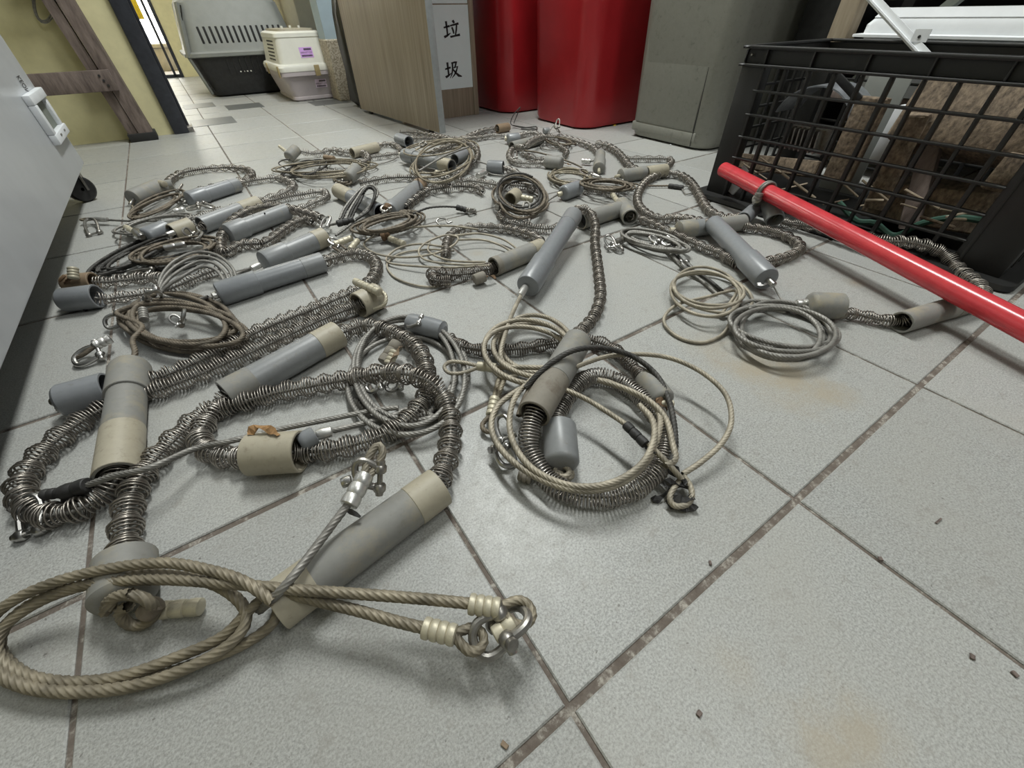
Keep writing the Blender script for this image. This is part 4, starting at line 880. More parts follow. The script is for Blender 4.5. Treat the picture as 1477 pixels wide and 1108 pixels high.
# 8 --- bluish tube + shackled eye sticking out left
S = Snare('snare with small blue-grey tube, its crimped eye reaching left toward the cabinet', 310, 280, False)
S.tube((343, 266), (274, 288), 0.0185, 'pvc_clean', [(0, 0.18, 'pvc')], cap=0.3)
S.spring([(340, 267, .0185), (352, 263), (374, 259), (398, 257), (416, 262), (424, 269), (415, 276), (401, 282), (382, 288), (355, 296), (320, 304), (285, 314), (262, 322)], 0.0125, 'spring_bright')
S.cable(ell(222, 323, 48, 9, -12, 5.6, 0.004, 20, 0.10, 51, 0.018), 0.0026, 'cable'); S.cable([(232, 318, .02), (200, 319, .016), (170, 318, .012), (152, 317, .012)], 0.0026, 'cable')
S.ferrule((155, 317, .012), (136, 316, .012), 0.0055, 'alu', rings=1); S.eye((137, 316, .012), (110, 317, .012), 0.034, 0.006, 0.0026, 'cable_tan'); S.shackle((128, 316, .016), (136, 337, .004), 0.012, 0.0030, tilt=0.1)
S.ferrule((266, 302, .012), (250, 305, .012), 0.006, 'alu', rings=2); S.shackle((270, 302, .012), (286, 298, .014), 0.008, 0.0028); S.shackle((308, 300, .006), (290, 293, .016), 0.010, 0.0028)
# 9 --- farthest left snare
S = Snare('farthest-left snare, short dark grey tube with tan rope bundle below it', 220, 280, False)
S.tube((234, 268), (192, 286), 0.0190, 'pvc_dirty', [], cap=0.98); S.ferrule((193, 287, .018), (188, 296, .012), 0.005, 'steel', rings=1); S.cable([(190, 296, .01), (196, 303, .01), (206, 304, .008)], 0.0026, 'cable_tan')
S.spring([(242, 264, .018), (250, 257), (262, 250), (280, 246), (302, 243), (330, 242), (352, 244), (363, 249), (362, 255), (350, 260), (330, 265), (305, 271), (280, 277)], 0.0125, 'spring', cm='cable_dark')
S.cable(ell(224, 296, 38, 9, -24, 6.4, 0.004, 150, 0.10, 61, 0.016), 0.0028, 'cable_brown'); S.tube((236, 268), (250, 266), 0.014, 'pvc_dirty'); S.ferrule((230, 264, .03), (238, 266, .03), 0.008, 'beige', rings=2)
S.shackle((262, 268, .02), (254, 280, .01), 0.011, 0.0030, tilt=0.7); S.shackle((256, 284, .012), (270, 290, .01), 0.008, 0.0026)
# 10 --- brown capped snare by the cabinet
S = Snare('snare with rusty brown cap and upright crimp beside the cabinet', 150, 408, False)
S.cap((94, 410), (136, 406), 0.0170, 'brown'); S.ferrule((106, 402, .036), (105, 386, .050), 0.0075, 'ferrule_beige', rings=4); S.cable([(94, 398, .034), (88, 404, .03), (90, 414, .016), (100, 402, .034), (112, 400, .036)], 0.0032, 'rust', name='cable_loop')
S.spring([(132, 406, .017), (150, 407), (172, 405), (195, 402), (215, 401), (235, 402)], 0.0135, 'spring_bright')
S.cable([(200, 380, .016), (170, 386, .008), (140, 388, .005), (134, 391, .004)], 0.0028, 'cable_dark'); S.cable([(220, 384, .016), (180, 392, .008), (150, 394, .005), (136, 398, .004)], 0.0028, 'cable_dark'); S.cable([(300, 360, .03), (260, 372, .024), (220, 382, .016)], 0.0028, 'cable_dark'); S.cable(ell(262, 376, 42, 9, -14, 2.4, 0.004, 60, 0.1, 62, 0.01), 0.0028, 'cable_dark')
# 11 --- grey capped spring by the cabinet
S = Snare('snare with smooth grey cap nearest the cabinet and straight bright spring', 160, 428, False)
S.cap((88, 434), (141, 427), 0.0200, 'pvc_clean'); S.ferrule((92, 427, .022), (84, 430, .02), 0.007, 'pvc', rings=1, name='nut'); S.cable([(112, 446, .004), (118, 444, .006), (124, 447, .004)], 0.003, 'cable_dark')
S.spring([(136, 430, .019), (155, 431), (178, 428), (200, 425), (222, 422), (246, 416), (272, 405), (298, 394), (315, 388)], 0.0120, 'spring_bright')
# 12 --- back left cluster
S = Snare('tangled snare at the back left with cap tilted up and thin black wire', 470, 240, False)
S.cap((416, 227), (427, 216, .03), 0.0180, 'pvc_dirty'); S.ferrule((403, 211, .04), (416, 221, .03), 0.0055, 'ferrule_beige', rings=4)
S.spring([(425, 217, .028), (438, 219, .022), (452, 222), (466, 220), (480, 217), (498, 220), (516, 220), (529, 224), (530, 231), (520, 236), (508, 238)], 0.0135, 'spring_bright')
S.cable(ell(472, 243, 60, 10, -3, 7.3, 0.004, 0, 0.13, 71, 0.024), 0.0024, 'cable_tan'); S.cable(ell(440, 244, 30, 8, -14, 4.2, 0.004, 40, 0.14, 72, 0.02), 0.0024, 'cable_dark'); S.cable([(412, 243, .01), (402, 236, .012), (408, 231, .016), (418, 230, .02)], 0.0022, 'cable_dark')
S.cap((502, 258), (514, 244, .03), 0.0190, 'pvc_dirty'); S.spring([(440, 253), (452, 251), (470, 249), (488, 247)], 0.0135, 'spring_bright'); S.cable(ell(494, 260, 12, 4, 10, 3.2, 0.004, 0, 0.1, 73, 0.012), 0.0028, 'cable_brown', name='cable_knot'); S.shackle((484, 266, .004), (494, 262, .01), 0.008, 0.0026)
S.ferrule((468, 227, .03), (482, 229, .03), 0.008, 'brown', rings=2)
# 13 --- beige tube behind it
S = Snare('snare with slim beige tube lying in front of the desk panel, back left', 540, 218, False)
S.tube((508, 221), (544, 212), 0.0165, 'beige')
S.spring([(542, 212, .016), (552, 209), (563, 208), (574, 212), (579, 218)], 0.0115, 'spring'); S.spring([(536, 227), (552, 225), (566, 223), (577, 222)], 0.0115, 'spring'); S.cable([(534, 239, .004), (550, 236, .004), (566, 231, .006), (574, 226, .008)], 0.0022, 'cable')
# 14 --- V of two tubes
S = Snare('snare with rusty-ended grey tube forming a V behind the black loop', 580, 290, False)
S.tube((607, 266), (562, 305), 0.0190, 'pvc', [(0, 0.14, 'brown')], cap=0.12); S.ferrule((556, 303, .03), (560, 297, .034), 0.009, 'rust', rings=2, name='rusted_plug'); S.shackle((552, 298, .036), (558, 304, .03), 0.009, 0.003)
S.spring([(584, 300), (592, 293), (601, 286), (611, 279), (621, 274), (641, 271), (664, 269), (685, 271), (697, 277)], 0.0140, 'spring', cm='cable_dark')
S.spring([(519, 265), (536, 261), (560, 257), (582, 256), (600, 257), (614, 262), (632, 264), (650, 266, .03)], 0.0120, 'spring', cm='cable_dark')
S.cable(ell(560, 322, 42, 11, -12, 8.3, 0.010, 10, 0.12, 81, 0.03), 0.0030, 'cable_brown'); S.cable([(596, 308, .02), (618, 300, .024), (640, 298, .022), (660, 299, .014)], 0.0026, 'cable_dark'); S.ferrule((658, 299, .014), (673, 303, .008), 0.0065, 'tape', rings=3, name='tape_sleeve'); S.eye((672, 303, .006), (690, 304, .006), 0.024, 0.010, 0.003, 'cable'); S.shackle((686, 306, .004), (676, 303, .012), 0.008, 0.0028)
S.ferrule((562, 344, .010), (583, 352, .010), 0.0065, 'ferrule_beige', rings=5); S.ferrule((550, 342, .012), (562, 338, .016), 0.010, 'rust', rings=2, name='rusted_plug')
# 15 --- beige elbow tube and black loop
S = Snare('snare with upright black rope loop over a beige-ended tube', 520, 290, False)
S.tube((488, 275), (549, 306), 0.0185, 'pvc_clean', [(0, 0.34, 'beige')])
for k, (dx, dy, zz) in enumerate(((0, 0, .0), (5, 2, .004), (9, 5, .008), (-4, -1, .006), (13, 8, .002))):
    S.cable([(484, 340, .006), (498, 330, .012), (512, 318, .02), (528+dx*0.3, 304, .03), (540-dx*0.1, 288, .04+zz), (544-dx*0.3, 276, .05+zz), (536-dx*0.2, 268+dy*0.4, .056+zz), (524+dx*0.2, 271+dy*0.6, .056+zz), (511+dx*0.7, 286+dy*0.4, .05), (500+dx, 302, .038), (494+dx, 316, .026)], 0.0030, 'cable_dark' if k % 2 == 0 else 'cable')
S.ferrule((486, 323, .022), (510, 317, .022), 0.0072, 'tape', rings=3, name='tape_sleeve'); S.cable([(470, 325, .015), (478, 324, .018), (488, 322, .022)], 0.003, 'cable')
# 16 --- open ended tube with thin loops
S = Snare('snare with open-ended grey tube and many thin loose wire loops, centre', 740, 375, True)
S.tube((712, 385), (781, 357), 0.0175, 'pvc_dirty', [(0.78, 1, 'beige'), (0, 0.1, 'pvc_mud')])
S.spring([(776, 359, .0175), (780, 350), (770, 341), (752, 335), (730, 330), (705, 328), (680, 328), (660, 333), (648, 343), (644, 357), (643, 371)], 0.0120, 'spring', cm='cable')
S.spring([(722, 381, .0175), (705, 388), (685, 393), (664, 396), (644, 396), (630, 393), (623, 397), (630, 405), (650, 406)], 0.0135, 'spring_dark')
S.cable([(690, 331, .02), (650, 326, .02), (610, 327, .02), (575, 330, .018), (545, 338, .014), (526, 350, .010), (532, 361, .008), (555, 369, .008), (592, 371, .010), (630, 365, .014), (655, 353, .018), (660, 342, .02), (640, 340, .02), (615, 350, .016), (604, 362, .012), (612, 374, .010), (640, 380, .010), (680, 382, .014), (712, 379, .02)], 0.0022, 'cable_light')
S.cable([(640, 356, .016), (605, 352, .014), (575, 358, .008), (558, 372, .006), (564, 380, .006), (600, 384, .010), (650, 386, .014), (706, 383, .022)], 0.0022, 'cable_light')
S.cable([(655, 362, .006), (620, 360, .004), (580, 365, .003), (559, 380, .003), (566, 397, .003), (590, 409, .003), (620, 414, .003), (650, 410, .003)], 0.0020, 'cable_light')
S.cable([(655, 340, .02), (690, 337, .018), (722, 344, .012), (742, 356, .008), (752, 368, .006)], 0.0022, 'cable_light'); S.cable([(660, 346, .02), (695, 346, .016), (722, 354, .01), (742, 366, .006)], 0.0022, 'cable_light'); S.cable([(620, 350, .014), (618, 362, .012), (635, 372, .012), (660, 377, .014), (700, 378, .016)], 0.0022, 'cable_light')
S.cable([(636, 326, .004), (630, 320, .008), (634, 315, .012), (643, 316, .012), (646, 322, .008), (652, 320, .008)], 0.0022, 'steel', name='wire_eye')
S.ferrule((684, 404, .012), (700, 398, .014), 0.010, 'pvc_mud', rings=1, name='end_cap'); S.scrap([(695, 402, .012), (705, 398, .016), (715, 400, .01)], 0.006, 'rust')
# 17 --- raised tube leaning
S = Snare('snare with clean grey tube propped up diagonally, centre, with pale coil', 800, 370, True)
S.tube((827, 311, .052), (762, 412, .026), 0.0185, 'pvc_clean', [(0, 0.17, 'pvc')], cap=0.30)
S.ferrule((758, 414, .026), (749, 428, .024), 0.0060, 'alu', rings=1); S.scrap([(752, 424, .026), (744, 428, .024), (738, 428, .022)], 0.002, 'alu', name='split_pin')
S.spring([(824, 314, .052), (833, 303, .050), (845, 303, .045), (855, 313, .036), (859, 330, .026), (858, 350, .018), (861, 374), (864, 400), (866, 428), (858, 454), (843, 473), (828, 486, .02)], 0.0115, 'spring', cm='cable_dark')
S.cable([(751, 427, .024), (738, 455, .030), (728, 485, .034), (722, 510, .03), (728, 526, .024), (745, 540, .02)] + ell(768, 503, 58, 40, 8, 4.4, 0.012, 120, 0.09, 91, 0.03), 0.0034, 'cable_light')
S.cable([(722, 540, .02), (716, 560, .016), (712, 580, .012)], 0.0032, 'cable_tan'); S.cable([(730, 540, .02), (722, 562, .016), (716, 582, .012)], 0.0032, 'cable_tan'); S.ferrule((714, 574, .014), (708, 600, .010), 0.0066, 'ferrule_beige', rings=4); S.eye((708, 600, .01), (705, 622, .008), 0.024, 0.009, 0.003, 'cable_brown')
S.shackle((722, 600, .02), (730, 632, .01), 0.008, 0.0028, tilt=0.3); S.shackle((736, 672, .004), (722, 646, .012), 0.010, 0.003, tilt=0.3); S.ferrule((748, 684, .007), (768, 690, .007), 0.0065, 'pvc_mud', rings=3, name='crimp')
# 18 --- muddy tube on the round coil
S = Snare('snare with muddy tube resting on a round coil of spring and pale rope', 820, 600, True)
S.tube((770, 598, .044), (833, 492, .040), 0.0185, 'pvc_mud', [(0.42, 1.0, 'pvc_dirty')])
S.spring([(774, 590, .044), (766, 612, .036), (763, 643, .026), (772, 668, .018), (790, 692), (815, 708), (850, 716), (890, 714), (924, 700), (948, 676), (960, 648), (958, 620), (944, 596), (924, 572), (902, 556), (878, 545), (850, 544), (828, 560), (812, 582), (802, 602), (802, 622, .018)], 0.0135, 'spring_bright', lam=0.03, amp=0.07)
S.cap((810, 672), (807, 616), 0.0190, 'pvc'); S.cable(ell(812, 680, 12, 7, 20, 2.2, 0.006, 0, 0.1, 92, 0.010), 0.003, 'cable_light', name='cable_knot')
S.cable([(716, 530, .026), (760, 530, .034), (800, 532, .036), (790, 540, .03), (752, 560, .036), (718, 586, .034), (709, 618, .03), (726, 652, .03), (766, 684, .032), (815, 704, .034), (862, 707, .034), (905, 692, .034), (936, 662, .034), (950, 626, .034), (952, 600, .03), (940, 582, .03), (912, 566, .03), (880, 552, .03), (862, 548, .032)], 0.0034, 'cable_light')
S.cable([(862, 548, .034), (900, 560, .034), (936, 578, .034), (960, 604, .032), (970, 640, .03), (974, 662, .03), (960, 672, .03)], 0.0034, 'cable_light')
S.cable([(768, 546, .040), (744, 572, .042), (735, 606, .040), (742, 642, .038), (768, 676, .036), (812, 698, .036), (856, 702, .038), (898, 690, .040), (930, 664, .042), (944, 630, .042), (940, 604, .040), (922, 584, .038)], 0.0034, 'cable_light')
S.cable([(758, 560, .046), (776, 540, .056), (800, 520, .064), (830, 505, .068), (868, 502, .060), (912, 514, .044), (946, 540, .034), (964, 575, .028), (972, 610, .026), (974, 645, .026), (968, 668, .03)], 0.0034, 'cable_dark')
S.cable([(768, 552, .044), (755, 580, .040), (748, 600, .036)], 0.0034, 'cable_brown')
S.cable([(830, 530, .046), (850, 522, .045), (878, 514, .044), (923, 511, .044), (968, 517, .042), (1012, 537, .040), (1046, 568, .036), (1055, 606, .030), (1042, 638, .024), (1012, 666, .018), (985, 684, .014)], 0.0030, 'cable_light')
S.cable([(815, 562, .040), (840, 573, .040), (863, 586, .040), (902, 612, .040), (926, 634, .038), (945, 650, .036), (968, 674, .028), (982, 690, .018)], 0.0030, 'cable_light')
S.ferrule((902, 612, .040), (932, 642, .038), 0.0052, 'tape', rings=3, name='tape_sleeve'); S.scrap([(930, 640, .038), (945, 652, .036), (950, 640, .034)], 0.006, 'tape', seed=3)
S.cable([(985, 686, .014), (995, 700, .012), (998, 716, .010), (990, 728, .008), (974, 730, .008), (966, 720, .010), (972, 704, .012), (984, 690, .014)], 0.0030, 'cable_light', name='cable_eye')
S.scrap([(968, 674, .02), (978, 686, .018), (990, 698, .014)], 0.008, 'tape', seed=6); S.scrap([(962, 720, .008), (972, 730, .004), (990, 734, .004), (1006, 730, .006)], 0.008, 'tape', seed=7); S.scrap([(948, 716, .003), (942, 724, .002), (958, 714, .006), (966, 704, .01), (978, 700, .012), (994, 704, .01)], 0.006, 'tape', seed=8)
S.ferrule((716, 531, .026), (688, 528, .024), 0.0062, 'ferrule_beige', rings=2); S.cable([(690, 528, .024), (668, 523, .026), (650, 522, .026), (641, 529, .024), (648, 538, .022), (668, 538, .022), (690, 530, .024)], 0.0026, 'cable_light', name='cable_eye')
S.scrap([(972, 712, .012), (984, 722, .010), (1000, 716, .012)], 0.007, 'tape', seed=11); S.scrap([(956, 700, .012), (968, 694, .016), (982, 700, .014), (992, 692, .014)], 0.006, 'tape', seed=12)
# 19 --- spring running under the muddy tube to a worn cap
S = Snare('snare whose dark spring runs under the muddy tube to a worn grey cap', 740, 503, True)
S.spring([(648, 488), (668, 500), (700, 505), (738, 504), (771, 500), (804, 494), (828, 489), (848, 489), (878, 500), (902, 518), (920, 537), (934, 552, .017)], 0.0115, 'spring_dark', lam=0.03)
S.cap((957, 580), (931, 546), 0.0165, 'pvc_dirty'); S.ferrule((950, 582, .02), (972, 582, .02), 0.0042, 'ferrule_beige', rings=2); S.scrap([(946, 576, .026), (956, 582, .022), (962, 590, .012)], 0.008, 'rust')
# 20 --- grey tube right of centre
S = Snare('snare with smooth grey tube and wing-nut end, spring looping up to the pole', 1068, 365, True)
S.tube((1029, 323, .030), (1105, 402, .024), 0.0182, 'pvc_clean', [], cap=0.30)
S.ferrule((1106, 402, .024), (1117, 412, .022), 0.0055, 'steel', rings=1); S.scrap([(1092, 408, .03), (1100, 412, .03), (1106, 408, .03)], 0.004, 'steel', name='wing_nut'); S.cable([(1114, 410, .02), (1122, 424, .010), (1129, 436, .004)], 0.0012, 'cable', name='wire')
S.spring([(1032, 326, .030), (1020, 322, .028), (1002, 319, .024), (978, 315), (957, 316), (941, 313), (928, 305), (920, 294), (920, 281), (927, 268), (938, 258), (957, 251), (978, 252), (994, 261), (1004, 274), (1011, 287), (1018, 299), (1028, 308), (1046, 315), (1062, 314), (1076, 312, .018)], 0.0125, 'spring')
S.cap((1096, 296, .030), (1072, 316, .020), 0.0155, 'pvc_clean')
S.ferrule((1092, 288, .060), (1096, 278, .074), 0.0085, 'steel_dull', rings=2, name='bolt'); S.ferrule((1093, 292, .046), (1092, 286, .060), 0.0100, 'steel_dull', rings=1, name='nut')
_pa = q0+dv*float(np.dot(P(1103, 275, 0.072)-q0, dv)/np.dot(dv, dv))
_du = dv/np.linalg.norm(dv); _sv = np.cross(_du, (0, 0, 1.)); _sv /= np.linalg.norm(_sv); _uv = np.cross(_sv, _du)
for off_ in (0.0, 0.006):
    V, F = rope([_pa+_du*off_+0.0195*(math.cos(t)*_sv+math.sin(t)*_uv) for t in np.linspace(0, 2*math.pi, 17)], 0.0028, 0); part(S.o, 'pole_loop', V, F, 'cable', None, True, None)
# 21 --- worn tube under it
S = Snare('snare with worn tube beneath the smooth wing-nut tube, spring curling to right', 1030, 328, True)
S.tube((1072, 321), (980, 332), 0.0175, 'pvc_dirty', [(0.45, 0.95, 'pvc')], cap=0.22); S.ferrule((974, 332, .018), (966, 332, .018), 0.0055, 'ferrule_beige', rings=1)
S.spring([(1066, 324, .0175), (1082, 329), (1098, 330), (1127, 338), (1147, 348), (1154, 358), (1144, 367), (1123, 374), (1104, 378), (1082, 380), (1060, 379), (1039, 366), (1013, 356), (987, 344), (961, 333), (939, 322), (918, 314), (908, 312, .018)], 0.0120, 'spring')
S.cap((896, 294, .020), (909, 314, .018), 0.0185, 'pvc_dirty'); S.ferrule((883, 280, .022), (898, 300, .026), 0.006, 'ferrule_beige', rings=3)
S.cable(ell(944, 347, 42, 10, 13, 7.4, 0.004, 180, 0.10, 101, 0.016), 0.0032, 'cable'); S.cable([(966, 358, .006), (980, 372, .005), (994, 386, .004), (1020, 402, .004), (1042, 420, .004)], 0.003, 'cable_dark'); S.cable([(960, 360, .006), (976, 376, .005), (990, 390, .004), (1012, 405, .004), (1034, 424, .004)], 0.003, 'cable')
S.shackle((938, 341, .022), (948, 350, .014), 0.007, 0.0032); S.shackle((956, 352, .012), (968, 347, .016), 0.009, 0.003); S.shackle((996, 388, .008), (986, 378, .012), 0.008, 0.003); S.ferrule((902, 344, .012), (888, 350, .012), 0.007, 'steel_dull', rings=2); S.shackle((876, 340, .016), (884, 356, .010), 0.009, 0.0026); S.shackle((896, 362, .006), (888, 352, .010), 0.008, 0.0026)
# 22 --- two coils and short cap, tube under pole
S = Snare('snare with short grey cap, thick grey coil, and tube under the red pole', 1250, 458, True)
S.cap((1166, 440), (1212, 442), 0.0205, 'pvc_dirty'); S.ferrule((1168, 437, .02), (1148, 438, .018), 0.0065, 'alu', rings=2)
S.spring([(1204, 450, .018), (1220, 453), (1234, 453), (1255, 458), (1276, 462), (1298, 464), (1312, 460, .017)], 0.0110, 'spring', lam=0.024)
S.tube((1300, 465), (1412, 432), 0.0165, 'pvc_dirty', [(0.62, 0.75, 'pvc_mud')])
S.spring([(1404, 433, .0165), (1416, 424), (1410, 412), (1396, 400), (1382, 389), (1372, 376, .020), (1356, 363, .028), (1333, 354, .034), (1307, 349, .036), (1278, 348, .034), (1245, 342, .030), (1212, 334, .026), (1178, 327, .020), (1148, 324, .014), (1128, 320), (1116, 312, .022)], 0.0135, 'spring')
S.cap((1108, 288, .048), (1118, 318, .024), 0.0190, 'pvc')
S.cable([(1150, 438, .018), (1120, 436, .010), (1084, 434, .008), (1070, 440, .008)] + ell(1128, 476, 70, 33, 9, 6.2, 0.005, 215, 0.085, 111, 0.022), 0.0034, 'cable')
S.cable(ell(1022, 421, 54, 28, 10, 4.2, 0.006, 0, 0.08, 112, 0.022) + [(1062, 420, .016), (1017, 429, .014), (976, 440, .010), (958, 459, .006), (965, 476, .004), (987, 490, .003), (1015, 494, .003), (1041, 483, .004), (1054, 463, .01), (1060, 436, .018), (1070, 424, .018)], 0.0026, 'cable_light')
# 23 --- back centre tangle
S = Snare('tangled snare with capped tube and big rope loops in front of the desk', 640, 225, False)
S.tube((652, 240, .026), (584, 224, .026), 0.0185, 'pvc', [(0, 0.22, 'beige')], cap=0.24); S.ferrule((583, 223, .026), (575, 222, .026), 0.0045, 'alu', rings=1)
S.cap((574, 200), (590, 205), 0.0205, 'pvc_clean'); S.cap((672, 222, .034), (656, 230, .032), 0.0165, 'pvc_clean')
S.spring([(586, 203, .02), (600, 200), (625, 201), (650, 203), (668, 200), (682, 195), (697, 189), (712, 186), (720, 185, .018)], 0.0125, 'spring'); S.spring([(576, 191), (597, 191), (624, 196), (652, 201, .03), (686, 200), (708, 196), (728, 196)], 0.0125, 'spring'); S.spring([(622, 221, .03), (638, 215, .03), (656, 208, .034), (670, 206, .036), (684, 212, .03), (689, 222, .024), (686, 232, .02), (678, 238), (672, 246)], 0.0125, 'spring')
S.spring([(672, 246), (664, 250), (658, 256), (663, 262), (678, 261), (694, 263), (712, 266), (726, 267)], 0.0130, 'spring_bright')
S.cap((734, 183), (717, 186), 0.0165, 'brown')
S.cable(ell(640, 230, 44, 24, -18, 5.5, 0.012, 0, 0.09, 121, 0.04), 0.0028, 'cable_tan'); S.cable(ell(632, 212, 42, 8, -8, 3.2, 0.02, 0, 0.12, 122, 0.03), 0.0026, 'cable_tan'); S.cable([(604, 247, .05), (640, 226, .06), (676, 212, .06)], 0.003, 'cable'); S.shackle((606, 210, .04), (612, 206, .045), 0.008, 0.003); S.shackle((634, 248, .012), (640, 256, .006), 0.008, 0.0026); S.shackle((648, 260, .006), (644, 252, .012), 0.006, 0.0026); S.ferrule((628, 248, .014), (636, 250, .012), 0.006, 'ferrule_beige', rings=2)
S.cable([(686, 232, .02), (700, 236, .016), (708, 240, .014)], 0.0022, 'cable')
# 24 --- small grey cap in the middle back
S = Snare('snare with small upright grey cup and silver crimp, back centre', 715, 245, False)
S.cap((703, 241), (726, 242), 0.0195, 'pvc_clean'); S.spring([(722, 243, .018), (732, 244), (742, 248), (750, 252)], 0.0120, 'spring_bright'); S.ferrule((689, 254, .012), (700, 248, .012), 0.0085, 'alu', rings=1); S.cable([(702, 247, .012), (706, 250, .008), (712, 252, .006), (730, 254, .004), (745, 256, .006)], 0.0024, 'cable')
# 25 --- round coil with shackle
S = Snare('snare coiled into a round dark rope ring with steel shackles, middle', 752, 282, False)
S.cable(ell(752, 283, 35, 25, 10, 6.5, 0.006, 0, 0.08, 131, 0.034), 0.0032, 'cable_brown'); S.cable(ell(750, 278, 30, 22, 5, 2.4, 0.02, 160, 0.08, 132, 0.024), 0.0030, 'cable_dark')
S.cap((746, 280, .024), (736, 288, .022), 0.0175, 'beige'); S.ferrule((752, 285, .02), (769, 288, .018), 0.007, 'ferrule_beige', rings=3); S.spring([(735, 267, .02), (748, 268, .018), (762, 270), (770, 275)], 0.012, 'spring')
S.ferrule((716, 298, .012), (723, 300, .012), 0.0090, 'steel_dull', rings=1, name='nut'); S.shackle((759, 292, .030), (759, 306, .014), 0.008, 0.0028); S.shackle((760, 322, .004), (759, 308, .014), 0.007, 0.0028)
S.spring([(728, 302, .02), (722, 310), (729, 319), (746, 324), (768, 328), (790, 330), (808, 328)], 0.0125, 'spring')
S.tube((838, 319), (893, 302), 0.0185, 'pvc_dirty')
# 26 --- back right ring
S = Snare('snare with ring-shaped spring and small grey caps in front of red bins', 770, 215, False)
S.cap((732, 201), (748, 199), 0.0185, 'pvc_clean'); S.ferrule((728, 200, .018), (732, 200, .018), 0.008, 'ferrule_beige', rings=1)
S.spring([(746, 199, .018), (756, 194), (768, 192), (780, 196)], 0.0125, 'spring_bright'); S.tube((738, 212), (781, 201), 0.0170, 'pvc_dirty')
S.spring([(800, 198, .026), (782, 198, .03), (766, 205, .036), (756, 213, .03), (744, 213), (736, 219), (735, 228), (743, 234), (760, 236), (778, 236), (790, 235, .018)], 0.0125, 'spring_bright'); S.spring([(755, 221), (764, 227), (776, 230), (788, 231)], 0.012, 'spring')
S.cap((811, 236), (788, 233), 0.0190, 'pvc_dirty'); S.scrap([(810, 234, .016), (818, 236, .01), (824, 238, .005)], 0.006, 'rust')
S.spring([(796, 204, .02), (808, 212), (817, 219), (815, 225)], 0.012, 'spring'); S.spring([(786, 197), (806, 197), (829, 203), (846, 209), (857, 215), (861, 221)], 0.0125, 'spring_bright')
S.cable(ell(806, 203, 20, 5, 10, 4.2, 0.004, 0, 0.1, 141, 0.014), 0.003, 'cable_brown'); S.cable([(756, 217, .03), (776, 220, .03), (806, 228, .024), (832, 238, .012), (846, 246, .006)], 0.0026, 'cable_brown'); S.cable([(786, 206, .01), (780, 212, .006), (790, 216, .006), (812, 215, .006)], 0.0026, 'cable')
S.shackle((805, 172, .070), (804, 184, .046), 0.007, 0.0024, tilt=0.3); S.shackle((807, 191, .03), (802, 184, .044), 0.008, 0.0024, tilt=0.3); S.cable([(802, 178, .05), (796, 184, .04), (790, 194, .02)], 0.0022, 'cable'); S.ferrule((784, 189, .012), (792, 188, .012), 0.011, 'pvc', rings=1, name='end_cap'); S.shackle((743, 218, .03), (743, 228, .02), 0.006, 0.0024)
# 27 --- black wire tail behind
S = Snare('thin black wire end standing up behind the brown cap near bins', 750, 182, False)
S.cable([(773, 186, .004), (760, 184, .008), (748, 182, .010), (738, 180, .014), (737, 174, .03), (742, 164, .055), (750, 155, .075), (749, 158, .066), (745, 168, .04), (741, 178, .016)], 0.0018, 'cable_dark'); S.cable([(740, 181, .008), (756, 184, .008), (773, 183, .006), (772, 187, .004), (752, 186, .004)], 0.0026, 'cable_dark')
# 28 --- slim greenish tube, silver crimp
S = Snare('snare with stubby green-grey tube and silver crimp near back right', 862, 235, False)
S.tube((866, 222), (864, 243), 0.0165, 'pvc_dirty', [], cap=0.5); S.ferrule((839, 232, .012), (852, 233, .012), 0.0075, 'alu', rings=3); S.cable([(852, 233, .012), (860, 230, .014), (861, 222, .02), (864, 218, .022)], 0.0024, 'cable'); S.ferrule((864, 244, .016), (864, 249, .012), 0.0045, 'ferrule_beige', rings=1)
S.cable(ell(822, 256, 28, 10, 4, 6.4, 0.004, 60, 0.10, 151, 0.016), 0.0028, 'cable_tan'); S.shackle((838, 244, .016), (850, 253, .010), 0.009, 0.0028); S.shackle((866, 256, .006), (852, 250, .012), 0.008, 0.0028)
# 29 --- back right long spring
S = Snare('snare with long thick spring and beige cuff in front of grey bin', 915, 240, False)
S.spring([(860, 207), (876, 211), (889, 219), (897, 227), (904, 236), (912, 243), (926, 248), (936, 250)], 0.0145, 'spring'); S.tube((960, 246), (932, 250), 0.0185, 'beige'); S.tube((938, 248), (896, 254), 0.0180, 'pvc_dirty', [], cap=0.16); S.ferrule((893, 254, .018), (888, 256, .018), 0.006, 'ferrule_beige', rings=1)
S.spring([(903, 229), (920, 229), (940, 229), (958, 229), (968, 231), (967, 237), (958, 243, .018)], 0.0115, 'spring')
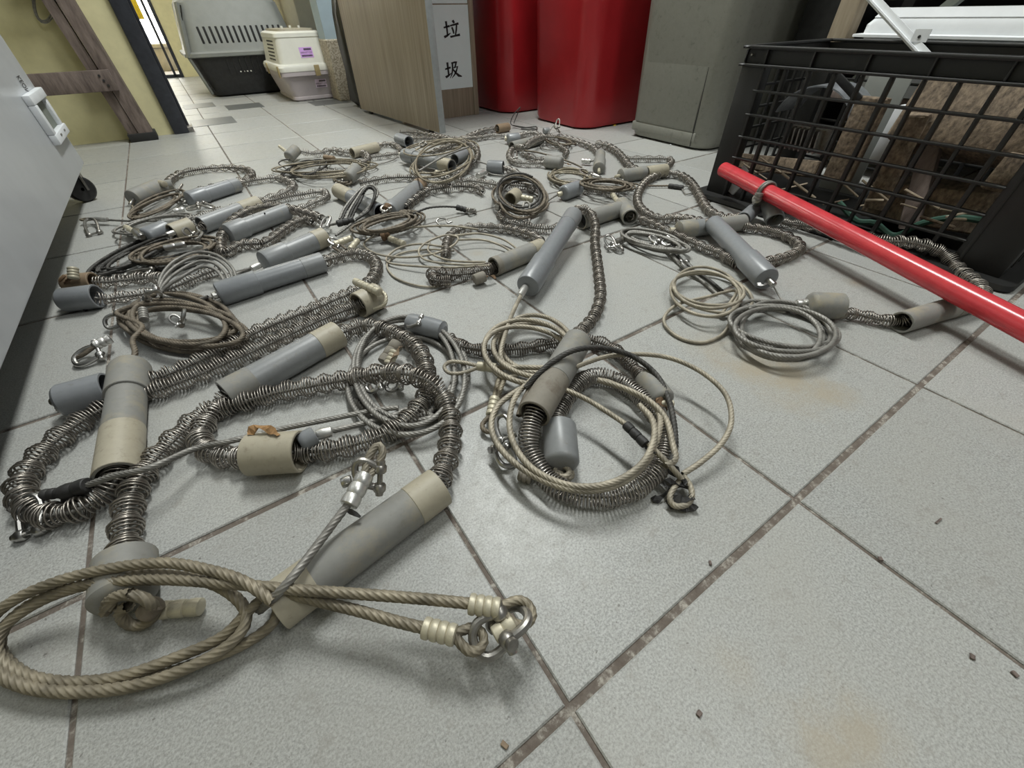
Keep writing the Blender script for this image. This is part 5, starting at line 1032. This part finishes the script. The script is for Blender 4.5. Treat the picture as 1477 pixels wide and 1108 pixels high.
# 30 --- dark oval coil with grey cap and tape tail
S = Snare('snare with flat dark oval coil, stubby grey cap and black-taped tail', 860, 270, False)
S.cable(ell(876, 266, 33, 6, 4, 8.4, 0.010, 0, 0.12, 161, 0.026), 0.0030, 'cable_brown'); S.cap((812, 279), (834, 271), 0.0190, 'pvc_clean'); S.spring([(830, 272, .019), (846, 273), (864, 274), (880, 279), (890, 282)], 0.0130, 'spring'); S.ferrule((811, 279, .018), (804, 281, .016), 0.006, 'ferrule_beige', rings=1); S.cable([(804, 281, .016), (797, 285, .010), (790, 290, .006)], 0.0026, 'cable')
S.cable([(896, 264, .014), (914, 265, .010), (936, 268, .006), (966, 268, .006)], 0.0026, 'cable_brown'); S.ferrule((964, 268, .006), (986, 271, .006), 0.0062, 'tape', rings=3, name='tape_sleeve'); S.cable([(984, 271, .006), (992, 268, .008), (1000, 276, .005), (990, 280, .004), (984, 273, .005)], 0.0018, 'cable', name='wire_eye')
S.shackle((888, 258, .016), (898, 262, .010), 0.007, 0.0026)
# ------------------------------------------------------------------ litter on the floor
def litter(name, label, px, py, l, w, h, rz, mat):
    q = P(px, py, 0); V, F = box(-l/2, l/2, -w/2, w/2, 0, h, min(w, h)*0.25); V, F = rough((V, F), min(w, h)*0.2, px)
    V = place(V, (0, 0, 0.0), rz); V[:, 2] -= V[:, 2].min(); o = link(name, make_mesh(name, V, F, mat, False), None, (q[0], q[1], 0.0003)); tag(o, label, 'litter')
litter('paper_scrap', 'yellow paper scrap on the floor under the nearer red bin', 887, 181, 0.02, 0.008, 0.0015, 0.6, 'yellow_board')
litter('splinter', 'thin dark splinter on the bare tile at right', 1353, 752, 0.010, 0.0014, 0.001, -0.1, 'old_wood')
litter('grit_crumb', 'larger dark crumb near the right-hand tile joint', 1401, 948, 0.004, 0.003, 0.0015, 0.3, 'old_wood')
litter('grit_crumb', 'dark crumb pair member closest to the right photo edge', 1462, 973, 0.004, 0.003, 0.0015, 1.3, 'old_wood')
litter('grit_crumb', 'dark crumb lodged on joint in the lower right', 1269, 807, 0.004, 0.003, 0.0015, 0.8, 'old_wood')
litter('grit_crumb', 'tiny brown crumb on the tile in front, lower centre', 1008, 1030, 0.004, 0.003, 0.0015, 0.2, 'old_wood')
litter('grit_crumb', 'tiny dark crumb beside the diagonal joint, centre right', 1024, 813, 0.004, 0.002, 0.0015, 0.9, 'old_wood')
litter('grit_crumb', 'small dark crumb right of the crimped shackle, bottom', 728, 1075, 0.005, 0.003, 0.0015, 1.9, 'brown')
litter('stone_chip', 'tiny white chip on floor before the grey bin', 967, 210, 0.006, 0.005, 0.003, 0.9, 'white_plastic')
